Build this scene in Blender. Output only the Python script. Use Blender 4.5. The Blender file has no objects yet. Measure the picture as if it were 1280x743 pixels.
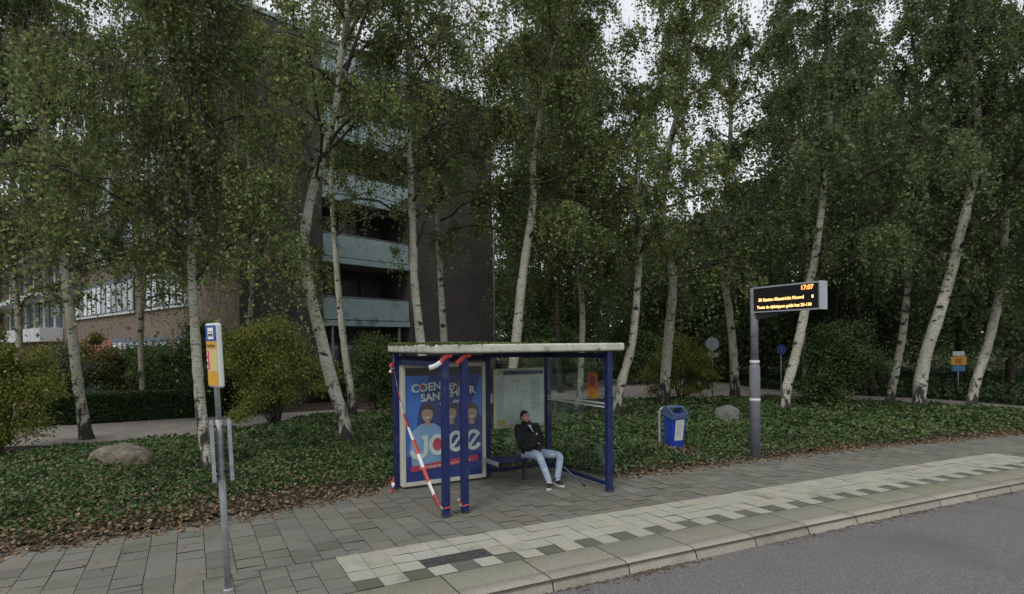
import bpy, bmesh, math, random
import numpy as np
from mathutils import Vector, Matrix
random.seed(5); RS = np.random.RandomState(7)
R = math.radians
C = bpy.context.scene.collection

# ------------------------------------------------------------------ camera, sky, light
FL, HC = 740.0, 2.5
cam = bpy.data.objects.new('camera', bpy.data.cameras.new('camera')); C.objects.link(cam)
cam.location = (0, 0, HC)
cam.rotation_euler = (Matrix.Rotation(R(90), 3, 'X') @ Matrix.Rotation(R(-0.5), 3, 'Z')).to_euler()
cam.data.sensor_fit = 'HORIZONTAL'; cam.data.sensor_width = 36
cam.data.lens = 36 * FL / 1280
cam.data.shift_y = 58.5 / 1280
cam.data.clip_end = 2000; cam.data.clip_start = 0.1
bpy.context.scene.camera = cam
SUN_EL, SUN_AZ = 52, 205            # azimuth clockwise from +Y (behind the camera, to the left)
w = bpy.data.worlds.new('World'); bpy.context.scene.world = w; w.use_nodes = True
nt = w.node_tree; nt.nodes.clear()
sky = nt.nodes.new('ShaderNodeTexSky'); sky.sky_type = 'NISHITA'; sky.sun_disc = False
sky.sun_elevation = R(SUN_EL); sky.sun_rotation = R(SUN_AZ); sky.dust_density = 3; sky.air_density = 1.2
bg1 = nt.nodes.new('ShaderNodeBackground'); bg1.inputs[1].default_value = 0.10
nt.links.new(sky.outputs[0], bg1.inputs[0])
tc = nt.nodes.new('ShaderNodeTexCoord'); nz = nt.nodes.new('ShaderNodeTexNoise')
nz.inputs['Scale'].default_value = 2.2; nz.inputs['Detail'].default_value = 6
nt.links.new(tc.outputs['Generated'], nz.inputs['Vector'])
cr = nt.nodes.new('ShaderNodeValToRGB'); nt.links.new(nz.outputs['Fac'], cr.inputs[0])
cr.color_ramp.elements[0].position = .3; cr.color_ramp.elements[0].color = (.60, .625, .66, 1)
cr.color_ramp.elements[1].position = .7; cr.color_ramp.elements[1].color = (.84, .86, .88, 1)
bg2 = nt.nodes.new('ShaderNodeBackground'); bg2.inputs[1].default_value = 0.95
nt.links.new(cr.outputs[0], bg2.inputs[0])
mx = nt.nodes.new('ShaderNodeMixShader'); mx.inputs[0].default_value = .88
nt.links.new(bg1.outputs[0], mx.inputs[1]); nt.links.new(bg2.outputs[0], mx.inputs[2])
out = nt.nodes.new('ShaderNodeOutputWorld'); nt.links.new(mx.outputs[0], out.inputs[0])
sun = bpy.data.objects.new('sun', bpy.data.lights.new('sun', 'SUN')); C.objects.link(sun)
sun.data.energy = 0.9; sun.data.angle = R(18); sun.data.color = (1, .96, .9)
el, az = R(SUN_EL), R(SUN_AZ)
sd = Vector((math.sin(az) * math.cos(el), math.cos(az) * math.cos(el), math.sin(el)))
sun.rotation_euler = sd.to_track_quat('Z', 'Y').to_euler()
vs = bpy.context.scene.view_settings
vs.view_transform = 'Standard'; vs.look = 'None'; vs.gamma = 1; vs.exposure = 0.42

# ------------------------------------------------------------------ helpers
def new_mat(name, color=(.5, .5, .5), c2=None, scale=6, rough=.7, metal=0, bump=0, bscale=None, detail=5, stretch=None,
            lo=.35, hi=.65, spec=.4, emit=None, dirt=None):
    m = bpy.data.materials.new(name); m.use_nodes = True
    t = m.node_tree; b = t.nodes['Principled BSDF']
    b.inputs['Base Color'].default_value = (*color, 1); b.inputs['Roughness'].default_value = rough
    b.inputs['Metallic'].default_value = metal; b.inputs['Specular IOR Level'].default_value = spec
    co = t.nodes.new('ShaderNodeTexCoord'); mp = t.nodes.new('ShaderNodeMapping')
    t.links.new(co.outputs['Object'], mp.inputs[0])
    if stretch: mp.inputs['Scale'].default_value = stretch
    if c2 is not None:
        n = t.nodes.new('ShaderNodeTexNoise'); n.inputs['Scale'].default_value = scale; n.inputs['Detail'].default_value = detail
        n.inputs['Roughness'].default_value = .65
        t.links.new(mp.outputs[0], n.inputs['Vector'])
        r = t.nodes.new('ShaderNodeValToRGB'); t.links.new(n.outputs['Fac'], r.inputs[0])
        r.color_ramp.elements[0].position = lo; r.color_ramp.elements[0].color = (*color, 1)
        r.color_ramp.elements[1].position = hi; r.color_ramp.elements[1].color = (*c2, 1)
        last = r.outputs[0]
        if dirt:
            n2 = t.nodes.new('ShaderNodeTexNoise'); n2.inputs['Scale'].default_value = dirt[1]; n2.inputs['Detail'].default_value = 8
            t.links.new(co.outputs['Object'], n2.inputs['Vector'])
            r2 = t.nodes.new('ShaderNodeMapRange'); r2.inputs[1].default_value = dirt[2]; r2.inputs[2].default_value = dirt[2] + .14
            t.links.new(n2.outputs['Fac'], r2.inputs[0])
            mm = t.nodes.new('ShaderNodeMix'); mm.data_type = 'RGBA'; t.links.new(r2.outputs[0], mm.inputs[0])
            t.links.new(last, mm.inputs[6]); mm.inputs[7].default_value = (*dirt[0], 1); last = mm.outputs[2]
        t.links.new(last, b.inputs['Base Color'])
    if bump:
        n = t.nodes.new('ShaderNodeTexNoise'); n.inputs['Scale'].default_value = bscale or scale * 3; n.inputs['Detail'].default_value = 6
        t.links.new(mp.outputs[0], n.inputs['Vector'])
        bp = t.nodes.new('ShaderNodeBump'); bp.inputs['Strength'].default_value = bump; bp.inputs['Distance'].default_value = .02
        t.links.new(n.outputs['Fac'], bp.inputs['Height']); t.links.new(bp.outputs[0], b.inputs['Normal'])
    if emit:
        b.inputs['Emission Color'].default_value = (*emit[0], 1); b.inputs['Emission Strength'].default_value = emit[1]
    return m

def leaf_mat(name, stops, rough=.55, trans=.3, spec=.3):
    m = bpy.data.materials.new(name); m.use_nodes = True
    t = m.node_tree; b = t.nodes['Principled BSDF']; o = t.nodes['Material Output']
    a = t.nodes.new('ShaderNodeAttribute'); a.attribute_name = 'var'
    r = t.nodes.new('ShaderNodeValToRGB'); t.links.new(a.outputs['Fac'], r.inputs[0])
    el = r.color_ramp.elements
    el[0].position, el[0].color = stops[0][0], (*stops[0][1], 1)
    el[1].position, el[1].color = stops[-1][0], (*stops[-1][1], 1)
    for p, c in stops[1:-1]:
        e = el.new(p); e.color = (*c, 1)
    t.links.new(r.outputs[0], b.inputs['Base Color']); b.inputs['Roughness'].default_value = rough
    b.inputs['Specular IOR Level'].default_value = spec
    tr = t.nodes.new('ShaderNodeBsdfTranslucent'); mx = t.nodes.new('ShaderNodeMixShader'); mx.inputs[0].default_value = trans
    t.links.new(r.outputs[0], tr.inputs[0]); t.links.new(b.outputs[0], mx.inputs[1]); t.links.new(tr.outputs[0], mx.inputs[2])
    t.links.new(mx.outputs[0], o.inputs[0])
    return m

def attr_mat(name, rough=.85, bump=.3, bscale=60, stain=None, spec=.3):
    """base colour from the per-tile colour attribute 'col', multiplied by fine grain and stains"""
    m = bpy.data.materials.new(name); m.use_nodes = True
    t = m.node_tree; b = t.nodes['Principled BSDF']; b.inputs['Roughness'].default_value = rough
    b.inputs['Specular IOR Level'].default_value = spec
    a = t.nodes.new('ShaderNodeAttribute'); a.attribute_name = 'col'
    co = t.nodes.new('ShaderNodeTexCoord')
    def noise(s, d=6):
        n = t.nodes.new('ShaderNodeTexNoise'); n.inputs['Scale'].default_value = s; n.inputs['Detail'].default_value = d
        n.inputs['Roughness'].default_value = .65
        t.links.new(co.outputs['Object'], n.inputs['Vector']); return n
    g = noise(bscale); mr = t.nodes.new('ShaderNodeMapRange'); mr.inputs[1].default_value = .3; mr.inputs[2].default_value = .7
    mr.inputs[3].default_value = .72; mr.inputs[4].default_value = 1.25; t.links.new(g.outputs['Fac'], mr.inputs[0])
    mu = t.nodes.new('ShaderNodeMix'); mu.data_type = 'RGBA'; mu.blend_type = 'MULTIPLY'; mu.inputs[0].default_value = 1
    t.links.new(a.outputs['Color'], mu.inputs[6]); t.links.new(mr.outputs[0], mu.inputs[7])
    last = mu.outputs[2]
    if stain:
        for c, s, th, amt in stain:
            n = noise(s, 8); q = t.nodes.new('ShaderNodeMapRange'); q.inputs[1].default_value = th; q.inputs[2].default_value = th + .15
            q.inputs[4].default_value = amt; t.links.new(n.outputs['Fac'], q.inputs[0])
            k = t.nodes.new('ShaderNodeMix'); k.data_type = 'RGBA'; t.links.new(q.outputs[0], k.inputs[0])
            t.links.new(last, k.inputs[6]); k.inputs[7].default_value = (*c, 1); last = k.outputs[2]
    t.links.new(last, b.inputs['Base Color'])
    bp = t.nodes.new('ShaderNodeBump'); bp.inputs['Strength'].default_value = bump; bp.inputs['Distance'].default_value = .01
    t.links.new(g.outputs['Fac'], bp.inputs['Height']); t.links.new(bp.outputs[0], b.inputs['Normal'])
    return m

def brick_mat(name, c1, c2, mortar, axis='XZ'):
    m = bpy.data.materials.new(name); m.use_nodes = True
    t = m.node_tree; b = t.nodes['Principled BSDF']; b.inputs['Roughness'].default_value = .9
    co = t.nodes.new('ShaderNodeTexCoord'); sp = t.nodes.new('ShaderNodeSeparateXYZ'); cb = t.nodes.new('ShaderNodeCombineXYZ')
    t.links.new(co.outputs['Object'], sp.inputs[0])
    ad = t.nodes.new('ShaderNodeMath'); ad.operation = 'ADD'
    t.links.new(sp.outputs['X'], ad.inputs[0]); t.links.new(sp.outputs['Y'], ad.inputs[1])
    t.links.new(ad.outputs[0], cb.inputs['X']); t.links.new(sp.outputs['Z'], cb.inputs['Y'])
    br = t.nodes.new('ShaderNodeTexBrick'); t.links.new(cb.outputs[0], br.inputs['Vector'])
    br.inputs['Scale'].default_value = 1; br.inputs['Brick Width'].default_value = .22; br.inputs['Row Height'].default_value = .065
    br.inputs['Mortar Size'].default_value = .008
    br.inputs['Color1'].default_value = (*c1, 1); br.inputs['Color2'].default_value = (*c2, 1); br.inputs['Mortar'].default_value = (*mortar, 1)
    n = t.nodes.new('ShaderNodeTexNoise'); n.inputs['Scale'].default_value = .8; n.inputs['Detail'].default_value = 8
    t.links.new(co.outputs['Object'], n.inputs['Vector'])
    mr = t.nodes.new('ShaderNodeMapRange'); mr.inputs[3].default_value = .6; mr.inputs[4].default_value = 1.35; t.links.new(n.outputs['Fac'], mr.inputs[0])
    mu = t.nodes.new('ShaderNodeMix'); mu.data_type = 'RGBA'; mu.blend_type = 'MULTIPLY'; mu.inputs[0].default_value = 1
    t.links.new(br.outputs['Color'], mu.inputs[6]); t.links.new(mr.outputs[0], mu.inputs[7]); t.links.new(mu.outputs[2], b.inputs['Base Color'])
    return m

def glass_mat(name, tint=(.93, .955, .94), gloss=.22):
    m = bpy.data.materials.new(name); m.use_nodes = True
    t = m.node_tree; t.nodes.clear(); o = t.nodes.new('ShaderNodeOutputMaterial')
    tr = t.nodes.new('ShaderNodeBsdfTransparent'); tr.inputs[0].default_value = (*tint, 1)
    gl = t.nodes.new('ShaderNodeBsdfGlossy'); gl.inputs['Roughness'].default_value = .04; gl.inputs['Color'].default_value = (.8, .85, .85, 1)
    fr = t.nodes.new('ShaderNodeLayerWeight'); fr.inputs[0].default_value = .5
    pw = t.nodes.new('ShaderNodeMath'); pw.operation = 'POWER'; pw.inputs[1].default_value = 4; t.links.new(fr.outputs['Facing'], pw.inputs[0])
    ad = t.nodes.new('ShaderNodeMath'); ad.operation = 'MULTIPLY_ADD'; ad.inputs[1].default_value = .5; ad.inputs[2].default_value = gloss * .3; t.links.new(pw.outputs[0], ad.inputs[0])
    mx = t.nodes.new('ShaderNodeMixShader'); t.links.new(ad.outputs[0], mx.inputs[0])
    t.links.new(tr.outputs[0], mx.inputs[1]); t.links.new(gl.outputs[0], mx.inputs[2]); t.links.new(mx.outputs[0], o.inputs[0])
    return m

def link(o, parent=None):
    C.objects.link(o)
    if parent: o.parent = parent
    return o
def tag(o, label=None, cat=None, group=None, kind=None):
    if label: o['label'] = label
    if cat: o['category'] = cat
    if group: o['group'] = group
    if kind: o['kind'] = kind
    return o
def empty(name, loc, rz=0, label=None, cat=None, group=None):
    o = bpy.data.objects.new(name, None); o.location = loc; o.rotation_euler = (0, 0, rz); o.empty_display_size = .2
    C.objects.link(o); return tag(o, label, cat, group)
def np_obj(name, verts, quads, mats, parent=None, var=None, col=None, mi=None, smooth=False):
    verts = np.asarray(verts, np.float32); quads = np.asarray(quads, np.int32)
    k = quads.shape[1]; n = len(quads)
    me = bpy.data.meshes.new(name)
    me.vertices.add(len(verts)); me.vertices.foreach_set('co', verts.ravel())
    me.loops.add(n * k); me.loops.foreach_set('vertex_index', quads.ravel())
    me.polygons.add(n); me.polygons.foreach_set('loop_start', np.arange(0, n * k, k, dtype=np.int32))
    try: me.polygons.foreach_set('loop_total', np.full(n, k, np.int32))
    except Exception: pass
    for m in (mats if isinstance(mats, list) else [mats]): me.materials.append(m)
    if mi is not None: me.polygons.foreach_set('material_index', np.asarray(mi, np.int32))
    if smooth: me.polygons.foreach_set('use_smooth', np.ones(n, bool))
    me.update(calc_edges=True)
    if var is not None:
        a = me.attributes.new('var', 'FLOAT', 'FACE'); a.data.foreach_set('value', np.asarray(var, np.float32))
    if col is not None:
        a = me.attributes.new('col', 'FLOAT_COLOR', 'FACE'); cc = np.ones((n, 4), np.float32); cc[:, :3] = col
        a.data.foreach_set('color', cc.ravel())
    return link(bpy.data.objects.new(name, me), parent)

class MB:
    """collects shapes for ONE mesh object"""
    def __init__(s): s.bm = bmesh.new()
    def box(s, x0, x1, y0, y1, z0, z1, bev=0, M=None, seg=2):
        t = bmesh.new(); bmesh.ops.create_cube(t, size=1)
        bmesh.ops.scale(t, vec=(x1 - x0, y1 - y0, z1 - z0), verts=t.verts)
        bmesh.ops.translate(t, vec=((x0 + x1) / 2, (y0 + y1) / 2, (z0 + z1) / 2), verts=t.verts)
        if bev: bmesh.ops.bevel(t, geom=t.edges[:], offset=bev, segments=seg, profile=.5, affect='EDGES')
        if M is not None: t.transform(M)
        s.add(t); return s
    def add(s, t):
        me = bpy.data.meshes.new('tmp'); t.to_mesh(me); t.free(); s.bm.from_mesh(me); bpy.data.meshes.remove(me)
    def tube(s, pts, r, n=10, cap=True):
        pts = [Vector(p) for p in pts]; rr = r if isinstance(r, (list, tuple)) else [r] * len(pts)
        rings = []; up = Vector((0, 0, 1)); d0 = (pts[1] - pts[0]).normalized()
        a = d0.cross(up if abs(d0.z) < .9 else Vector((1, 0, 0))).normalized()
        for i, p in enumerate(pts):
            d = (pts[min(i + 1, len(pts) - 1)] - pts[max(i - 1, 0)]).normalized()
            a = (a - d * a.dot(d)).normalized(); b = d.cross(a)
            rings.append([s.bm.verts.new(p + (a * math.cos(2 * math.pi * k / n) + b * math.sin(2 * math.pi * k / n)) * rr[i]) for k in range(n)])
        for i in range(len(rings) - 1):
            for k in range(n):
                f = s.bm.faces.new((rings[i][k], rings[i][(k + 1) % n], rings[i + 1][(k + 1) % n], rings[i + 1][k])); f.smooth = True
        if cap: s.bm.faces.new(rings[0][::-1]); s.bm.faces.new(rings[-1])
        return s
    def poly(s, pts):
        s.bm.faces.new([s.bm.verts.new(p) for p in pts]); return s
    def prism(s, pts, d):
        """flat outline (list of 3-D points) pushed along d"""
        d = Vector(d); a = [s.bm.verts.new(p) for p in pts]; b = [s.bm.verts.new(Vector(p) + d) for p in pts]; n = len(a)
        s.bm.faces.new(a); s.bm.faces.new(b[::-1])
        for i in range(n): s.bm.faces.new((a[i], b[i], b[(i + 1) % n], a[(i + 1) % n]))
        return s
    def build(s, name, mat, parent=None, M=None):
        bmesh.ops.recalc_face_normals(s.bm, faces=s.bm.faces)
        if M is not None: s.bm.transform(M)
        me = bpy.data.meshes.new(name); s.bm.to_mesh(me); s.bm.free(); me.materials.append(mat)
        return link(bpy.data.objects.new(name, me), parent)

BOLD = None
def text_obj(name, items, mat, parent):
    """items: (body, size, Matrix, offset, shear). all joined in one mesh lying in each matrix' XY plane"""
    bm = bmesh.new(); dg = None
    for body, size, M, off, sh in items:
        cu = bpy.data.curves.new('t', 'FONT'); cu.body = body; cu.size = size; cu.offset = off; cu.shear = sh; cu.align_x = 'CENTER'
        cu.extrude = .0008; cu.resolution_u = 3
        o = bpy.data.objects.new('t', cu); C.objects.link(o)
        dg = bpy.context.evaluated_depsgraph_get(); me = bpy.data.meshes.new_from_object(o.evaluated_get(dg))
        me.transform(M); bm.from_mesh(me); bpy.data.meshes.remove(me); bpy.data.objects.remove(o); bpy.data.curves.remove(cu)
    me = bpy.data.meshes.new(name); bm.to_mesh(me); bm.free(); me.materials.append(mat)
    return link(bpy.data.objects.new(name, me), parent)

# image measurements -> places on the ground / heights
def P(px, Z): return (px - 640) / FL * Z
def hz(px): return 430 - (px - 640) * .0087
def zat(px, py, Z): return HC - (py - hz(px)) / FL * Z
def gnd(px, py): Z = FL * HC / (py - hz(px)); return P(px, Z), Z
UU, NN = Vector((.878, .479, 0)), Vector((-.479, .878, 0)); ANG = math.atan2(.479, .878)
def SN(s, n, z=0): return Vector((UU.x * s + NN.x * n, UU.y * s + NN.y * n, z))
def curve(s):
    s = np.asarray(s, float); d = np.maximum(s - 2, 0); return 7.12 - .03 * (s - 2) - .0018 * d * d * np.where(s < 30, 1, 30 / np.maximum(s, 1))
FS = [-60, -4, -2, 0, .95, 2.2, 2.9, 3.05, 6.5, 6.7, 8.5, 10.3, 14.2, 19.5, 30, 60]
FN = [10.5, 9.2, 9.16, 9.3, 9.42, 9.75, 9.95, 10.15, 10.15, 8.66, 8.52, 8.45, 8.05, 7.25, 5.4, -2]
def far(s): return np.interp(s, FS, FN)
def snoise(x, y, f=1, seed=0):
    a = 0
    for i in range(5):
        k = f * 1.7 ** i; th = seed * 1.3 + i * 2.1
        a = a + np.sin(k * (x * math.cos(th) + y * math.sin(th)) + 3 * i + seed) * np.sin(k * 1.13 * (-x * math.sin(th + .6) + y * math.cos(th + .6)) + i * 5 + seed * 2) / 1.35 ** i
    return a / 2
def smooth_path(pts, n):
    p = np.array(pts, float); m = len(p)
    t = np.linspace(0, m - 1, n); i = np.clip(t.astype(int), 0, m - 2); f = (t - i)[:, None]
    g = lambda j: p[np.clip(j, 0, m - 1)]
    a, b, c, d = g(i - 1), g(i), g(i + 1), g(i + 2)
    return .5 * ((2 * b) + (-a + c) * f + (2 * a - 5 * b + 4 * c - d) * f ** 2 + (-a + 3 * b - 3 * c + d) * f ** 3)

# ------------------------------------------------------------------ materials
M = {}
M['asphalt'] = new_mat('asphalt', (.065, .062, .060), (.255, .246, .236), 48, .9, bump=.5, bscale=160, lo=.3, hi=.72, dirt=((.12, .116, .11), .6, .56))
M['soil'] = new_mat('soil', (.035, .026, .018), (.085, .062, .042), 5, .95, bump=.8, bscale=20)
M['bank'] = new_mat('bank_soil', (.022, .028, .014), (.06, .046, .028), 3, .95, bump=.6, bscale=20)
M['joint'] = new_mat('joint_sand', (.045, .045, .03), (.075, .07, .05), 20, .95)
M['paving'] = attr_mat('paving', stain=[((.09, .10, .055), 1.3, .55, .55), ((.06, .058, .05), 7, .6, .5)])
M['kerb'] = attr_mat('kerb_stone', stain=[((.17, .175, .11), 1.6, .5, .5), ((.09, .08, .06), 9, .6, .5)], bscale=45)
M['path'] = attr_mat('path_paving', bscale=30, stain=[((.09, .06, .04), 1.2, .6, .5)])
M['blue'] = new_mat('blue_paint', (.006, .014, .078), (.009, .020, .11), 4, .45, bump=.08, dirt=((.035, .045, .085), 9, .56))
M['blue_dark'] = new_mat('blue_paint_beam', (.005, .012, .06), (.008, .016, .08), 6, .45)
M['roof'] = new_mat('roof_panel', (.42, .43, .37), (.56, .56, .49), 5, .6, dirt=((.22, .26, .13), 6, .56))
M['moss'] = leaf_mat('moss', [(0, (.05, .09, .02)), (1, (.16, .2, .06))], .9, .1)
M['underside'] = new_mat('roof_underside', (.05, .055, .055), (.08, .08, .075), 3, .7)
M['case'] = new_mat('cream_metal', (.44, .44, .37), (.54, .54, .46), 3, .45)
M['pblue'] = new_mat('poster_blue', (.025, .14, .62), (.05, .24, .80), 1.2, .3)
M['pdark'] = new_mat('poster_navy', (.014, .032, .24), (.024, .06, .36), 1.5, .3)
M['pblack'] = new_mat('poster_header', (.012, .013, .018), (.02, .02, .026), 3, .3)
M['pwhite'] = new_mat('print_white', (.74, .78, .82), (.84, .86, .88), 6, .4)
M['pred'] = new_mat('print_red', (.62, .03, .10), (.70, .04, .13), 6, .4)
M['pskin'] = new_mat('print_skin', (.55, .32, .24), (.62, .38, .28), 20, .4)
M['pnose'] = new_mat('print_skin_shade', (.42, .20, .14), (.48, .25, .18), 20, .4)
M['phair'] = new_mat('print_hair', (.06, .03, .02), (.10, .05, .03), 20, .4)
M['pshirt'] = new_mat('print_shirt', (.22, .42, .74), (.32, .52, .82), 9, .4)
M['white'] = new_mat('white_board', (.52, .55, .54), (.60, .62, .60), 2, .35)
M['board'] = new_mat('map_sheet', (.60, .64, .62), (.70, .74, .71), 5, .4)
M['mapline'] = new_mat('map_print', (.14, .18, .2), (.26, .30, .31), 9, .5)
M['mapblue'] = new_mat('map_header', (.02, .07, .17), (.03, .09, .21), 5, .4)
M['yellow'] = new_mat('yellow_print', (.58, .30, .02), (.66, .36, .03), 5, .45)
M['cream'] = new_mat('cream_print', (.58, .45, .16), (.64, .51, .22), 20, .5)
M['orange'] = new_mat('orange_print', (.45, .09, .02), (.52, .13, .02), 9, .5)
M['signblue'] = new_mat('sign_blue', (.01, .05, .30), (.015, .07, .36), 5, .4)
M['galv'] = new_mat('galvanised_steel', (.27, .29, .31), (.38, .40, .42), 12, .5, .35, dirt=((.16, .17, .17), 9, .6))
M['silver'] = new_mat('silver_case', (.36, .39, .43), (.44, .47, .5), 5, .4, .3)
M['pole'] = new_mat('grey_purple_paint', (.155, .155, .185), (.21, .21, .245), 5, .5, dirt=((.10, .11, .10), 6, .6))
M['black'] = new_mat('black_screen', (.006, .006, .007), (.01, .01, .012), 5, .25)
M['darkmetal'] = new_mat('dark_metal', (.03, .032, .036), (.05, .052, .055), 9, .5)
M['led'] = new_mat('led_text', (.8, .3, .08), emit=((1, .33, .09), 2.0))
M['led2'] = new_mat('led_message', (.8, .5, .2), emit=((1, .50, .17), 1.9))
M['tape_red'] = new_mat('tape_red', (.48, .05, .04), (.55, .075, .055), 8, .4)
M['tape_white'] = new_mat('tape_white', (.66, .66, .66), (.74, .74, .74), 8, .4)
M['bin'] = new_mat('bin_blue', (.012, .045, .33), (.018, .06, .42), 5, .35, dirt=((.02, .03, .1), 20, .62))
M['rock'] = new_mat('boulder', (.09, .085, .065), (.23, .20, .15), 7, .95, bump=1, bscale=6, dirt=((.14, .09, .05), 3, .56))
M['rockgrey'] = new_mat('grey_boulder', (.10, .11, .10), (.2, .21, .19), 6, .95, bump=.9, bscale=14)
M['brick'] = brick_mat('dark_brick', (.062, .052, .050), (.105, .088, .082), (.11, .105, .10))
M['brick2'] = brick_mat('brown_brick', (.155, .105, .075), (.215, .155, .115), (.16, .14, .12))
M['brick3'] = brick_mat('red_brick', (.30, .09, .05), (.36, .13, .07), (.2, .16, .13))
M['teal'] = new_mat('balcony_panel', (.33, .43, .45), (.40, .50, .52), 2, .45, dirt=((.16, .24, .24), 1.5, .55))
M['bwhite'] = new_mat('white_trim', (.48, .50, .50), (.56, .58, .58), 2, .6)
M['frame'] = new_mat('window_frame', (.07, .10, .14), (.10, .13, .17), 3, .5)
M['pane'] = new_mat('window_pane', (.10, .12, .13), (.16, .18, .19), 1, .08, spec=.9)
M['blind'] = new_mat('white_blind', (.62, .64, .65), (.72, .74, .75), 2, .5)
M['interior'] = new_mat('balcony_recess', (.02, .02, .02), (.035, .033, .03), 2, .8)
M['concrete'] = new_mat('concrete', (.2, .2, .19), (.28, .28, .26), 3, .9)
M['woodbark'] = new_mat('dark_bark', (.022, .018, .014), (.055, .045, .036), 8, .95, bump=.9, bscale=22, stretch=(1, 1, .3))
M['limb'] = new_mat('limb_bark', (.03, .024, .02), (.075, .06, .048), 6, .95, bump=.6)
M['glass'] = glass_mat('shelter_glass')
M['hair'] = new_mat('hair', (.012, .009, .008), (.03, .022, .018), 40, .6, bump=.6, stretch=(1, 1, .3))
M['skin'] = new_mat('skin', (.42, .24, .18), (.5, .29, .22), 12, .5)
M['jacket'] = new_mat('black_jacket', (.008, .008, .010), (.016, .016, .018), 12, .75, bump=.6, bscale=16)
M['jeans'] = new_mat('pale_jeans', (.26, .36, .50), (.46, .55, .67), 11, .9, bump=1, bscale=12)
M['tee'] = new_mat('white_shirt', (.6, .6, .6), (.7, .7, .7), 9, .8)
M['shoe'] = new_mat('black_shoe', (.012, .012, .013), (.03, .03, .03), 30, .6)
M['sole'] = new_mat('white_sole', (.55, .55, .53), (.65, .65, .63), 30, .6)

def birch_mat(white=(.56, .555, .48), dark=(.035, .031, .026), amt=.02):
    m = bpy.data.materials.new('birch_bark'); m.use_nodes = True
    t = m.node_tree; b = t.nodes['Principled BSDF']; b.inputs['Roughness'].default_value = .85
    co = t.nodes.new('ShaderNodeTexCoord')
    def nse(sc, scale, det=5):
        mp = t.nodes.new('ShaderNodeMapping'); mp.inputs['Scale'].default_value = scale; t.links.new(co.outputs['Object'], mp.inputs[0])
        n = t.nodes.new('ShaderNodeTexNoise'); n.inputs['Scale'].default_value = sc; n.inputs['Detail'].default_value = det; n.inputs['Roughness'].default_value = .6
        t.links.new(mp.outputs[0], n.inputs['Vector']); return n.outputs['Fac']
    def rng(f, a, b_, lo=0, hi=1):
        q = t.nodes.new('ShaderNodeMapRange'); q.inputs[1].default_value = a; q.inputs[2].default_value = b_; q.inputs[3].default_value = lo; q.inputs[4].default_value = hi
        t.links.new(f, q.inputs[0]); return q.outputs[0]
    def mix(f, a, bcol):
        k = t.nodes.new('ShaderNodeMix'); k.data_type = 'RGBA'; t.links.new(f, k.inputs[0])
        if isinstance(a, tuple): k.inputs[6].default_value = (*a, 1)
        else: t.links.new(a, k.inputs[6])
        k.inputs[7].default_value = (*bcol, 1); return k.outputs[2]
    tone = rng(nse(1.2, (1, 1, 1)), .3, .7)
    c = mix(tone, white, (white[0] * .62, white[1] * .60, white[2] * .52))
    c = mix(rng(nse(9, (1, 1, 7)), .55, .62), c, (.13, .085, .07))          # thin horizontal marks
    c = mix(rng(nse(3.2, (1, 1, 1.6)), .60 - amt, .66 - amt), c, dark)       # black scars
    sp = t.nodes.new('ShaderNodeSeparateXYZ'); t.links.new(co.outputs['Object'], sp.inputs[0])
    ad = t.nodes.new('ShaderNodeMath'); ad.operation = 'ADD'; t.links.new(rng(sp.outputs['Z'], .0, 1.9, .36, 0), ad.inputs[0])
    t.links.new(nse(7, (1, 1, .35), 8), ad.inputs[1])
    c = mix(rng(ad.outputs[0], .66, .76), c, dark)                            # furrowed dark base
    ad2 = t.nodes.new('ShaderNodeMath'); ad2.operation = 'ADD'; t.links.new(rng(sp.outputs['Z'], 8, 15, 0, .45), ad2.inputs[0])
    t.links.new(nse(2, (1, 1, .6), 7), ad2.inputs[1])
    c = mix(rng(ad2.outputs[0], .6, .85), c, (.07, .06, .05))                 # brown upper stem
    t.links.new(c, b.inputs['Base Color'])
    bp = t.nodes.new('ShaderNodeBump'); bp.inputs['Strength'].default_value = .7; bp.inputs['Distance'].default_value = .02
    t.links.new(nse(14, (1, 1, .4), 7), bp.inputs['Height']); t.links.new(bp.outputs[0], b.inputs['Normal'])
    return m
M['birch'] = birch_mat(); M['birch2'] = birch_mat((.44, .435, .37), amt=.05)
G = {}
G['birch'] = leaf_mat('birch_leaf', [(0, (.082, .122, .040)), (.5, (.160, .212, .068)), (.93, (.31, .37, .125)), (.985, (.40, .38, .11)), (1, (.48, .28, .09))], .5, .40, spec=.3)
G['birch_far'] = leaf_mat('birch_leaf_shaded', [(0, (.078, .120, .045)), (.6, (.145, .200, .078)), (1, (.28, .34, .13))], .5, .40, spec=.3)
G['dark'] = leaf_mat('dark_leaf', [(0, (.062, .098, .044)), (.7, (.125, .172, .076)), (1, (.21, .26, .11))], .55, .42, spec=.25)
G['conifer'] = leaf_mat('needle', [(0, (0.014, 0.028, 0.017)), (1, (0.035, 0.059, 0.031))], .6, .1)
G['yellow'] = leaf_mat('yellow_green_leaf', [(0, (.11, .14, .03)), (.6, (.23, .26, .055)), (1, (.40, .38, .10))], .5, .35)
G['shrub'] = leaf_mat('shrub_leaf', [(0, (0.048, 0.088, 0.029)), (.6, (0.096, 0.152, 0.045)), (1, (0.192, 0.224, 0.080))], .5, .25)
G['grey'] = leaf_mat('grey_green_leaf', [(0, (0.070, 0.098, 0.063)), (1, (0.154, 0.196, 0.126))], .6, .2)
G['russet'] = leaf_mat('russet_leaf', [(0, (0.070, 0.098, 0.028)), (.6, (0.154, 0.154, 0.042)), (1, (0.350, 0.140, 0.056))], .5, .25)
G['hedge'] = leaf_mat('hedge_leaf', [(0, (0.027, 0.054, 0.018)), (.8, (0.053, 0.093, 0.030)), (1, (0.135, 0.180, 0.060))], .5, .2)
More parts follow.
